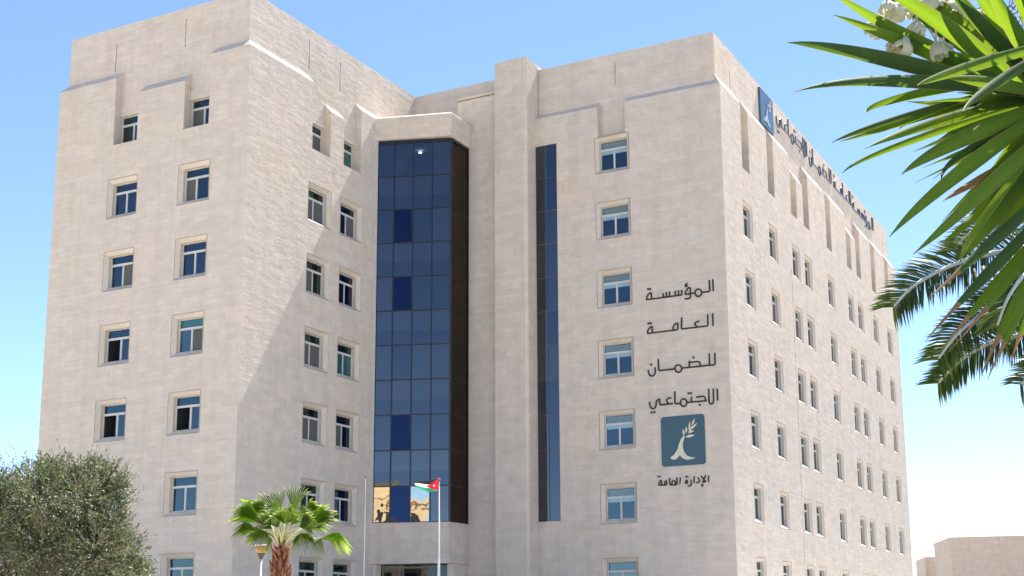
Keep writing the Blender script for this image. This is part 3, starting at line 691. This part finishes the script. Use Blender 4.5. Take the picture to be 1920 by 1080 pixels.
# --- yucca: leaf list in photo pixels: tip, middle, root, width px, depth tip, depth root, kind
YL = [((1477,80),(1650,108),(1960,185),31,3.0,3.45,0), ((1490,172),(1690,150),(1960,178),27,2.9,3.4,0), ((1563,28),(1700,80),(1960,190),26,3.1,3.5,0),
 ((1545,-25),(1720,82),(1965,200),33,3.2,3.45,0), ((1620,-30),(1745,35),(1975,215),36,3.05,3.35,0), ((1700,-45),(1800,40),(1985,200),30,3.3,3.5,0),
 ((1760,-60),(1835,40),(1990,190),28,3.2,3.5,0), ((1800,-60),(1870,40),(1995,190),30,3.35,3.5,0), ((1835,-70),(1895,40),(2000,190),34,3.25,3.4,0),
 ((1880,-80),(1925,20),(2010,180),30,3.3,3.5,0), ((1720,160),(1810,128),(2010,70),23,2.85,3.2,0), ((1774,147),(1850,152),(2000,180),26,3.0,3.3,0),
 ((1806,208),(1862,160),(2000,75),20,2.8,3.2,0), ((1625,215),(1700,182),(1960,135),19,3.3,3.6,0), ((1560,267),(1690,222),(1960,150),18,3.25,3.6,0), ((1575,265),(1690,232),(1940,155),12,3.2,3.6,0),
 ((1685,243),(1765,208),(1960,170),16,3.4,3.6,0), ((1622,279),(1745,232),(1970,170),22,3.1,3.5,0), ((1580,325),(1690,272),(1960,185),14,3.05,3.5,0),
 ((1690,327),(1800,262),(1985,185),33,2.95,3.35,0), ((1766,340),(1810,285),(1960,215),16,3.3,3.6,0), ((1668,444),(1790,335),(1990,190),34,2.9,3.35,0),
 ((1780,243),(1835,240),(1960,165),14,3.4,3.6,0), ((1712,477),(1835,370),(2000,215),33,2.9,3.3,0), ((1772,447),(1835,395),(1990,220),20,3.2,3.5,0),
 ((1768,377),(1830,340),(1960,270),17,3.4,3.6,1), ((1803,492),(1842,420),(1985,230),26,3.0,3.4,2), ((1812,480),(1875,390),(2010,230),40,3.2,3.5,0),
 ((1740,560),(1830,480),(2020,310),22,2.95,3.25,3), ((1735,640),(1830,535),(2030,330),22,3.0,3.3,3), ((1765,655),(1845,560),(2030,350),20,3.1,3.3,3),
 ((1778,660),(1880,540),(2035,340),20,3.0,3.3,3), ((1842,705),(1895,590),(2040,340),24,2.95,3.25,3), ((1852,712),(1905,600),(2045,330),20,3.1,3.3,3),
 ((1897,690),(1930,590),(2055,340),18,3.2,3.4,3), ((1790,400),(1880,330),(2010,200),34,3.35,3.5,0),
 ((1830,440),(1895,350),(2020,215),38,3.3,3.5,0), ((1850,470),(1905,400),(2030,230),40,3.3,3.5,0), ((1800,330),(1890,250),(2010,180),34,3.4,3.55,0),
 ((1760,262),(1860,215),(2000,165),30,3.4,3.55,0), ((1700,190),(1830,190),(1990,170),24,3.45,3.6,0), ((1650,120),(1800,135),(1990,175),30,3.5,3.6,0),
 ((1740,90),(1850,125),(2000,170),34,3.4,3.5,0), ((1800,215),(1880,190),(2000,160),30,3.35,3.5,0), ((1840,20),(1900,90),(2010,180),34,3.4,3.5,0), ((1905,-60),(1940,30),(2015,170),34,3.3,3.5,0)]
yc = at(2010, 205, 3.42); yu = empty("yucca", (yc.x, yc.y, GZ)); tag(yu, "tall yucca with long sword leaves and white flowers close at the right edge", "plant")
random.seed(11)
ym = MB(); yd = MB()
def s2w(px, d): return px*d/FPX
for (tp, mp_, rp, w, dt, dr, kd) in YL:
    T_, R_ = at(*tp, dt), at(*rp, dr); M_ = at(*mp_, (dt+dr)/2 - 0.02); Mc = M_*2 - (T_+R_)/2
    roll = random.uniform(-0.45, 0.45) if dt > 2.87 else 0.0; wd = s2w(w, (dt+dr)/2)*1.02
    tone = random.choice((0, 0, 2, 3)) if kd != 2 else 2
    if kd == 1: blade(yd, R_, Mc, T_, wd, 0.5, roll)
    elif kd == 3: blade(ym, R_, Mc, T_, wd, 0.35, roll*0.6, tone, 1, 0.56, lambda t: (0.8+0.2*min(1, t/0.35)) if t < 0.42 else (1-(t-0.42)*2.6 if t < 0.66 else max(0.02, 0.30*(1-t)/0.34)))
    else: blade(ym, R_, Mc, T_, wd, random.uniform(0.35, 0.8), roll if kd != 2 else 0.9, tone, 1, random.choice((0.93, 0.965, 0.98)), edge=4)
for i in range(26):
    a = math.radians(random.uniform(150, 255)); L = random.uniform(200, 310); x0, y0 = 1990 + random.uniform(-15, 15), 200 + random.uniform(-25, 25)
    tp = (x0 + L*math.cos(a), y0 - L*math.sin(a)*-1 if False else y0 + L*0.95*math.sin(a)*-1)
    dr = random.uniform(3.45, 3.65); T_ = at(*tp, dr + random.uniform(-.25, .2)); R_ = at(x0, y0, dr)
    M_ = (T_+R_)/2 + Vector((0, 0, random.uniform(0.0, 0.05)))
    blade(ym, R_, M_, T_, s2w(random.uniform(14, 24), dr), random.uniform(.4, .8), random.uniform(-.5, .5), random.choice((0, 2, 3)), 1, 0.96, edge=4)
# leaves on the far side of the head, out of the picture to the right
for i in range(60):
    a = random.uniform(0, 2*math.pi); e = random.uniform(-0.7, 1.2); L = random.uniform(0.5, 0.68)
    d = Vector((math.cos(a)*math.cos(e), math.sin(a)*math.cos(e), math.sin(e))); T_ = yc + d*L + Vector((0, 0, -0.12*L))
    M_ = yc + d*L*0.55 + Vector((0, 0, 0.05))
    if min(pix(T_)[0], pix(M_)[0]) < 1935: continue
    blade(ym, yc + d*0.05, M_, T_, 0.05, 0.3, random.uniform(-.8, .8), 0, 1, 0.965)
rel(ym, (yc.x, yc.y, GZ)).build("leaves", [YG, YB, YG2, YG3, YE], yu, True)
# brown dead leaves, fibres at the head
for i in range(34):
    p = at(random.uniform(1835, 1925), random.uniform(-25, 55), random.uniform(3.5, 3.62)); q = p + Vector((random.uniform(-.05, .05), random.uniform(-.05, .05), random.uniform(-.06, .04)))
    yd.tube([p, (p+q)/2 + Vector((random.uniform(-.02, .02), 0, random.uniform(-.02, .02))), q], 0.0016, 4)
rel(yd, (yc.x, yc.y, GZ)).build("dead_leaves", YB, yu, True)
tr = MB(); tr.tube([(yc.x+.1, yc.y-.05, GZ), (yc.x+.06, yc.y-.02, GZ+1.4), (yc.x+.02, yc.y, yc.z-.3), (yc.x, yc.y, yc.z+.06)], [0.12, 0.085, 0.075, 0.05], 12)
rel(tr, (yc.x, yc.y, GZ)).build("trunk", BARK, yu, True)
FLW = leaf_mat("cream_petal", (0.62, 0.60, 0.47), (0.74, 0.72, 0.60), 0.4, (0.75, 0.72, 0.5), 0.6, 0.3, 30)
def flower(x, y, d, size, tilt):
    f = MB(); c = at(x, y, d)
    ax_ = (Vector((0, 0, -1)) + RT*tilt).normalized(); s1 = ax_.orthogonal().normalized(); s2 = ax_.cross(s1)
    fl_ = random.uniform(.35, .62)
    for i in range(6):
        a = i*math.pi/3 + random.uniform(-.2, .2); dr_ = s1*math.cos(a) + s2*math.sin(a); tw = s2*math.cos(a) - s1*math.sin(a); rg = []
        for k in range(6):
            t = k/5; P_ = c + ax_*size*t + dr_*size*(0.12 + fl_*math.sin(t*2.0)) + Vector((random.uniform(-1, 1), random.uniform(-1, 1), random.uniform(-1, 1)))*size*.07*t; w_ = size*0.42*math.sin(math.pi*min(1, 0.12+0.8*t))
            b_ = len(f.v); f.v += [tuple(P_ - tw*w_ - dr_*w_*.15), tuple(P_ + dr_*0.004), tuple(P_ + tw*w_ - dr_*w_*.15)]; rg.append(b_)
        for a_, c_ in zip(rg[:-1], rg[1:]): f.f += [(a_, a_+1, c_+1, c_), (a_+1, a_+2, c_+2, c_+1)]; f.mi += [0, 0]
    f.tube([c, c - ax_*0.05 + RT*0.01], 0.003, 5)
    rel(f, (yc.x, yc.y, GZ)).build("flower", FLW, yu, True)
for q in ((1668, 8, 3.3, 0.036, .1), (1698, 70, 3.3, 0.042, -.1), (1752, 84, 3.3, 0.036, .2), (1725, 42, 3.35, 0.034, 0), (1705, 0, 3.38, 0.034, .2), (1650, 46, 3.4, 0.03, -.2), (1740, -8, 3.36, 0.04, .1), (1790, 4, 3.4, 0.036, -.1), (1765, 45, 3.45, 0.036, -.1), (1815, 20, 3.45, 0.036, -.1)):
    for k in range(2): flower(q[0] + random.uniform(-9, 9), q[1] + random.uniform(-8, 6), q[2] + 0.02*k, q[3]*random.uniform(0.95, 1.35), q[4] + random.uniform(-.7, .7))
st = MB(); st.tube([at(1640, -30, 3.38), at(1700, 20, 3.4), at(1800, 90, 3.45), at(1990, 190, 3.45)], [0.004, 0.006, 0.008, 0.01], 6); rel(st, (yc.x, yc.y, GZ)).build("flower_stalk", YG, yu, True)

# --- date palm
PG = leaf_mat("date_palm_leaflet", (0.030, 0.055, 0.014), (0.060, 0.092, 0.022), 0.33, (0.13, 0.19, 0.02), 0.5, 0.3, 4)
RC = plain("pale_rachis", (0.55, 0.57, 0.50), 0.5, 0, 0.15, 6)
pc = at(2130, 470, 15); dp = empty("date_palm", (pc.x, pc.y, GZ)); tag(dp, "date palm with drooping feathery fronds hanging in behind the yucca", "palm tree")
def frond(pts, llen, seed, up=Vector((0, 0, 1)), skip=0.0, droop=0.35):
    rnd = random.Random(seed); P_ = [Vector(p) for p in pts]
    # smooth path (Catmull-Rom)
    path = []
    for i in range(len(P_)-1):
        a = P_[max(i-1, 0)]; b_ = P_[i]; c_ = P_[i+1]; d = P_[min(i+2, len(P_)-1)]
        for k in range(16):
            t = k/16; path.append(0.5*((2*b_) + (c_-a)*t + (2*a-5*b_+4*c_-d)*t*t + (3*b_-a-3*c_+d)*t**3))
    path.append(P_[-1]); n_ = len(path)
    r = MB(); r.tube(path, [0.040*(1-0.8*i/(n_-1))+0.003 for i in range(n_)], 6)
    fr = rel(r, (pc.x, pc.y, GZ)).build("frond", RC, dp, True)
    lf = MB(); tot = sum((path[i+1]-path[i]).length for i in range(n_-1)); N = int(tot/0.017); acc = 0; j = 0
    cum = [0]
    for i in range(n_-1): cum.append(cum[-1] + (path[i+1]-path[i]).length)
    for q in range(N):
        s = (skip + (1-skip)*q/(N-1))*tot
        while j < n_-2 and cum[j+1] < s: j += 1
        f_ = (s-cum[j])/max(cum[j+1]-cum[j], 1e-6); p = path[j].lerp(path[j+1], f_) + FW*0.025; T_ = (path[j+1]-path[j]).normalized()
        S = T_.cross(up).normalized(); N_ = S.cross(T_); t = s/tot
        L = llen*(0.45+0.55*math.sin(math.pi*(0.12+0.80*t)))*rnd.uniform(.88, 1.1)
        for sd in (-1, 1):
            v = rnd.choice((0.15, 0.45, 0.75)); fw = 0.55 + 0.5*t
            D = (S*sd + T_*fw + N_*v*0.55 + Vector((rnd.uniform(-.1, .1), rnd.uniform(-.1, .1), rnd.uniform(-.1, .1)))).normalized()
            a = p; m_ = p + D*L*0.5; e = p + D*L + Vector((0, 0, -droop*L*0.45)); m_ += Vector((0, 0, -droop*L*0.08))
            w_ = 0.0125*rnd.uniform(.8, 1.2); X = D.cross(N_ + Vector((rnd.uniform(-.7, .7), rnd.uniform(-.7, .7), 0))).normalized()
            b_ = len(lf.v); lf.v += [tuple(a - X*w_*.5), tuple(a + X*w_*.5), tuple(m_ - X*w_), tuple(m_ + X*w_), tuple(e)]
            lf.f += [(b_, b_+1, b_+3, b_+2), (b_+2, b_+3, b_+4)]; lf.mi += [0, 0]
    rel(lf, (pc.x, pc.y, GZ)).build("leaflets", PG, fr)
FR = [([pc, at(1960, 462, 14.6), at(1850, 478, 14.2), at(1780, 500, 14.0), at(1715, 535, 13.8), at(1676, 575, 13.7)], 0.50),
      ([pc, at(2000, 490, 14.3), at(1920, 540, 13.9), at(1863, 573, 13.7), at(1800, 622, 13.5), at(1760, 672, 13.4)], 0.46),
      ([pc, at(2010, 560, 14.6), at(1925, 622, 14.3), at(1852, 645, 14.1), at(1800, 677, 14.0), at(1760, 718, 13.9)], 0.44),
      ([pc, at(2010, 420, 15.4), at(1930, 400, 15.6), at(1870, 408, 15.8), at(1815, 440, 16), at(1790, 470, 16)], 0.42),
      ([pc, at(2020, 480, 14.0), at(1940, 500, 13.5), at(1895, 550, 13.2), at(1870, 610, 13.1)], 0.44),
      ([pc, at(2060, 560, 14.4), at(1985, 640, 14.0), at(1945, 690, 13.8), at(1915, 720, 13.7)], 0.42)]
for i, (pts, L) in enumerate(FR): frond(pts, L, 40+i, -FW*0.8 + Vector((0, 0, 0.45)), skip=0.12)
random.seed(8)
for i in range(26):
    a = i*2.399; e = random.uniform(-.2, 1.2); d = Vector((math.cos(a)*math.cos(e), math.sin(a)*math.cos(e), math.sin(e))); L = random.uniform(2.0, 2.6)
    pts = [pc, pc + d*L*.35 + Vector((0, 0, .1)), pc + d*L*.7 + Vector((0, 0, -.05)), pc + d*L*.95 + Vector((0, 0, -.45))]
    if min(pix(p)[0] for p in pts[1:]) < 2010: continue
    frond(pts, 0.44, 90+i, skip=.12)
tr = MB(); tr.tube([(pc.x+.1, pc.y, GZ), (pc.x+.05, pc.y, GZ+2), (pc.x, pc.y, pc.z-.4), (pc.x, pc.y, pc.z+.15)], [0.32, 0.25, 0.24, 0.1], 14)
for i in range(150):
    zz = GZ + .2 + (pc.z-GZ-.3)*i/150; a = i*2.399; d = Vector((math.cos(a), math.sin(a), 0)); p = Vector((pc.x+.05, pc.y, zz)) + d*0.22
    tr.tube([p, p + d*.09 + Vector((0, 0, .1)), p + d*.1 + Vector((0, 0, .22))], [.07, .05, .012], 5)
rel(tr, (pc.x, pc.y, GZ)).build("trunk", BARK, dp, True)

# --- fan palm
FG = leaf_mat("fan_palm_leaf", (0.070, 0.150, 0.012), (0.125, 0.215, 0.022), 0.40, (0.30, 0.46, 0.02), 0.55, 0.25, 1.8)
FT = leaf_mat("fan_palm_tip", (0.17, 0.25, 0.05), (0.27, 0.33, 0.10), 0.42, (0.5, 0.55, 0.2), 0.6, 0.3, 3)
ft = at(527, 1026, 32); fpm = empty("fan_palm", (ft.x, ft.y, GZ)); tag(fpm, "bright green fan palm with a shaggy reddish trunk before the office corner", "palm tree")
FO = (ft.x, ft.y, GZ)
PET = plain("pale_petiole", (0.42, 0.40, 0.20), 0.5, 0, 0.15)
def fan(hx, hy, hd, tx, ty, td, spread, rad, facing, seed, droop=0.25):
    """palmate leaf: petiole from the crown to the hub, folded blades fanned around the leaf's own direction"""
    rnd = random.Random(seed); H = at(hx, hy, hd); D = (at(tx, ty, td) - H).normalized()
    base = Vector((ft.x + rnd.uniform(-.08, .08), ft.y + rnd.uniform(-.08, .08), ft.z + rnd.uniform(-.1, .15)))
    pt = MB(); pt.tube([base, (base+H)/2 + Vector((0, 0, .08)), H], [0.03, 0.018, 0.012], 6)
    fr = rel(pt, FO).build("frond", PET, fpm, True)
    N = (Vector(facing) - D*Vector(facing).dot(D)).normalized(); S = D.cross(N).normalized()
    lf = MB(); K = max(9, int(spread*13))
    def P3(a, r, lift):
        d = D*math.cos(a) + S*math.sin(a); return H + d*r + N*lift
    for i in range(K):
        a = -spread/2 + spread*i/(K-1); da = spread/(K-1)*0.50; R = rad*(0.80 + 0.2*math.cos(a*0.8))*rnd.uniform(.94, 1.06)
        cup = 0.16*rad*(abs(a)/(spread/2))**2
        def lift(t): return cup*t*1.2 - 0.02
        dn = lambda t: Vector((0, 0, -droop*rad*max(0, t-0.45)**2*3.0))
        for sgn in (-1, 1):
            q = []
            for t in (0.02, 0.3, 0.52, 0.74):
                w_ = da*(1 if t < 0.4 else 0.8 if t < .6 else 0.5)
                q.append((P3(a, R*t, lift(t)+0.05*rad*2*t) + dn(t), P3(a + sgn*w_, R*t, lift(t)-0.05*rad*2*t) + dn(t)))
            b_ = len(lf.v)
            for u_, v_ in q: lf.v += [tuple(u_), tuple(v_)]
            for k in range(3): lf.f.append((b_+2*k, b_+2*k+1, b_+2*k+3, b_+2*k+2)); lf.mi.append(0)
            ang = a + sgn*da*0.35 + rnd.uniform(-.05, .05); tip = P3(ang, R*rnd.uniform(.98, 1.14), lift(1)) + dn(1.05) + Vector((0, 0, -0.07*rad*rnd.random()))
            c_ = len(lf.v); lf.v += [tuple(q[3][0]), tuple(q[3][1]), tuple(tip)]; lf.f.append((c_, c_+1, c_+2)); lf.mi.append(1 if rnd.random() < .6 else 0)
        if rnd.random() < .22:       # hanging white threads
            t0_ = P3(a, R*.85, lift(.85)) + dn(.85); lf.tube([t0_, t0_ + Vector((rnd.uniform(-.04, .04), rnd.uniform(-.04, .04), -rnd.uniform(.06, .2)))], 0.0035, 3, 2)
    rel(lf, FO).build("fan_leaf", [FG, FT, PET], fr)
cv = (CAM - ft).normalized(); U3 = Vector((0, 0, 1))
FANS = [(535, 984, 31.2, 538, 935, 31.0, 1.75, 0.50, cv + U3*.25), (522, 970, 32.2, 506, 905, 32.4, 0.95, 0.84, cv + U3*.1), (549, 962, 32.4, 559, 895, 32.6, 0.80, 0.84, cv + U3*.1),
        (494, 982, 31.6, 430, 947, 31.4, 0.95, 0.84, cv*.8 + U3*.7), (488, 998, 31.4, 436, 984, 31.1, 0.9, 0.66, cv*.7 + U3*.8), (500, 995, 31.2, 480, 1025, 30.9, 1.7, 0.44, cv*.9 + U3*.3),
        (574, 990, 31.7, 640, 951, 31.5, 0.75, 0.90, cv*.8 + U3*.6), (598, 1010, 31.6, 655, 1006, 31.4, 1.0, 0.74, cv*.4 + U3), (576, 984, 32.5, 622, 940, 33.0, 0.9, 0.72, cv*.4 + U3),
        (497, 966, 32.5, 468, 920, 33.0, 0.7, 0.70, cv*.4 + U3), (564, 998, 31.3, 576, 1030, 30.9, 1.7, 0.44, cv*.9 + U3*.4), (510, 992, 31.3, 480, 966, 31.1, 1.3, 0.54, cv + U3*.3),
        (560, 988, 31.4, 598, 968, 31.1, 1.2, 0.56, cv + U3*.4), (520, 980, 31.6, 512, 935, 31.4, 1.3, 0.52, cv + U3*.2), (552, 978, 31.8, 565, 932, 31.7, 1.2, 0.56, cv + U3*.2),
        (602, 1008, 31.5, 590, 1040, 31.1, 0.9, 0.42, cv*.9 + U3*.2), (535, 975, 33.0, 530, 925, 33.8, 1.6, 0.6, -cv + U3*.3)]
FANS += [(505, 975, 32.0, 455, 930, 32.0, 0.8, 0.70, cv*.6 + U3*.6), (568, 972, 32.0, 612, 925, 32.2, 0.8, 0.62, cv*.6 + U3*.6), (530, 975, 31.8, 484, 925, 31.9, 0.9, 0.66, cv + U3*.2),
         (545, 985, 31.5, 575, 945, 31.3, 1.0, 0.56, cv + U3*.3), (506, 1000, 31.7, 452, 1002, 31.5, 0.9, 0.56, cv*.8 + U3*.6), (570, 992, 32.2, 622, 975, 32.2, 0.9, 0.6, cv*.8 + U3*.6),
         (522, 990, 31.3, 505, 950, 31.0, 1.2, 0.46, cv + U3*.3), (516, 996, 32.6, 500, 1020, 32.9, 1.4, 0.46, cv*.6 + U3*.5)]
for i, q in enumerate(FANS): fan(*q, 60+i, 0.5 if i in (4, 5, 7, 10, 15) else 0.2)
TRK = plain("reddish_palm_fibre", (0.24, 0.095, 0.05), 0.95, 0, 0.4, 9, 0.6)
tr = MB(); tr.tube([(ft.x, ft.y, GZ), (ft.x, ft.y, GZ+1), (ft.x, ft.y, ft.z-.7), (ft.x, ft.y, ft.z+.02)], [0.25, 0.18, 0.165, 0.08], 14)
random.seed(2)
for i in range(260):
    zz = GZ + .1 + (ft.z-GZ-.15)*i/260; a = i*2.399 + random.uniform(-.3, .3); d = Vector((math.cos(a), math.sin(a), 0)); rr = (0.16 if zz < ft.z-.5 else 0.13)
    p = Vector((ft.x, ft.y, zz)) + d*rr; s_ = random.uniform(.7, 1.3)
    tr.tube([p - Vector((0, 0, .03)), p + d*.05*s_ + Vector((0, 0, .06*s_)), p + d*.09*s_ + Vector((0, 0, .17*s_))], [.055, .04, .008], 5)
rel(tr, FO).build("trunk", TRK, fpm, True)

# --- olive tree
OA = leaf_mat("olive_leaf_green", (0.066, 0.082, 0.028), (0.115, 0.135, 0.048), 0.25, (0.14, 0.17, 0.04), 0.5, 0.4, 1.2)
OB = leaf_mat("olive_leaf_silver", (0.17, 0.19, 0.12), (0.27, 0.29, 0.20), 0.25, (0.25, 0.27, 0.13), 0.5, 0.4, 1.2)
oc = at(95, 1075, 20); ol = empty("olive_tree", (oc.x, oc.y, GZ)); tag(ol, "grey-green olive tree with a dense silvery crown at the lower left corner", "tree")
random.seed(21)
lf = MB(); br_ = MB()
# clumps: pixel centre, depth, radius px
CL = []
def clump(x, y, d, r, nl): CL.append((at(x, y, d), r*d/FPX, nl))
for x, y, r in ((60, 905, 42), (110, 895, 40), (165, 900, 42), (205, 900, 36), (30, 935, 45), (85, 950, 55), (150, 950, 55), (200, 955, 42), (222, 915, 24), (15, 985, 50), (70, 1010, 60), (140, 1010, 60), (205, 1010, 45), (235, 1035, 38), (30, 1060, 55),
                (100, 1070, 60), (170, 1070, 55), (235, 1078, 42), (-20, 940, 50), (-50, 1000, 60), (-30, 1070, 60), (262, 1076, 26), (-10, 905, 30), (85, 880, 22), (178, 878, 20), (215, 985, 26)):
    clump(x, y, 20 + random.uniform(-.5, .5), r, int(r*r*1.5))
for x, y, r in ((60, 940, 70), (140, 940, 65), (60, 1030, 80), (160, 1040, 75), (-30, 1000, 80), (100, 1120, 110), (220, 1120, 60)):
    clump(x, y, 21.3, r, int(r*r*0.5)); clump(x + 15, y, 18.9, r*.75, int(r*r*0.35))
def oleaf(p, d, L, w):
    X = d.cross(Vector((random.uniform(-1, 1), random.uniform(-1, 1), random.uniform(-1, 1)))).normalized(); b_ = len(lf.v)
    lf.v += [tuple(p), tuple(p + d*L*.5 - X*w), tuple(p + d*L), tuple(p + d*L*.5 + X*w)]; lf.f.append((b_, b_+1, b_+2, b_+3)); lf.mi.append(1 if random.random() < 0.40 else 0)
tb = Vector((oc.x, oc.y, GZ + 1.2))
for c, r, nl in CL:
    # limb from the fork to the clump, twigs inside, leaves along the twigs
    br_.tube([tb, tb.lerp(c, .5) + Vector((random.uniform(-.2, .2), random.uniform(-.2, .2), .1)), c], [0.06, 0.03, 0.008], 5)
    nt_ = max(3, nl//14)
    for k in range(nt_):
        z_ = random.uniform(-1, 1); a = random.uniform(0, 2*math.pi); s_ = math.sqrt(1-z_*z_); dd = Vector((s_*math.cos(a), s_*math.sin(a), z_))
        q0 = c + dd*r*random.uniform(.25, .75); q1 = c + dd*r*random.uniform(.8, 1.45 if k % 4 else 1.75) + Vector((random.uniform(-.1, .1), random.uniform(-.1, .1), random.uniform(-.02, .14)))*r*2
        if k % 3 == 0: br_.tube([q0, q1], [0.006, 0.003], 3)
        for m_ in range(14):
            t = (m_+.5)/14; p = q0.lerp(q1, t); d = ((q1-q0).normalized()*random.uniform(.4, 1.2) + Vector((random.uniform(-1, 1), random.uniform(-1, 1), random.uniform(-.8, 1)))*.75).normalized()
            oleaf(p, d, random.uniform(.035, .065), random.uniform(.0055, .009))
rel(lf, (oc.x, oc.y, GZ)).build("crown", [OA, OB], ol)
for x in (-.02, .05):
    br_.tube([(oc.x+x, oc.y, GZ), (oc.x+x*2, oc.y+x, GZ+.6), tb], [0.2, 0.15, 0.11], 10)
rel(br_, (oc.x, oc.y, GZ)).build("trunk", BARK, ol, True)
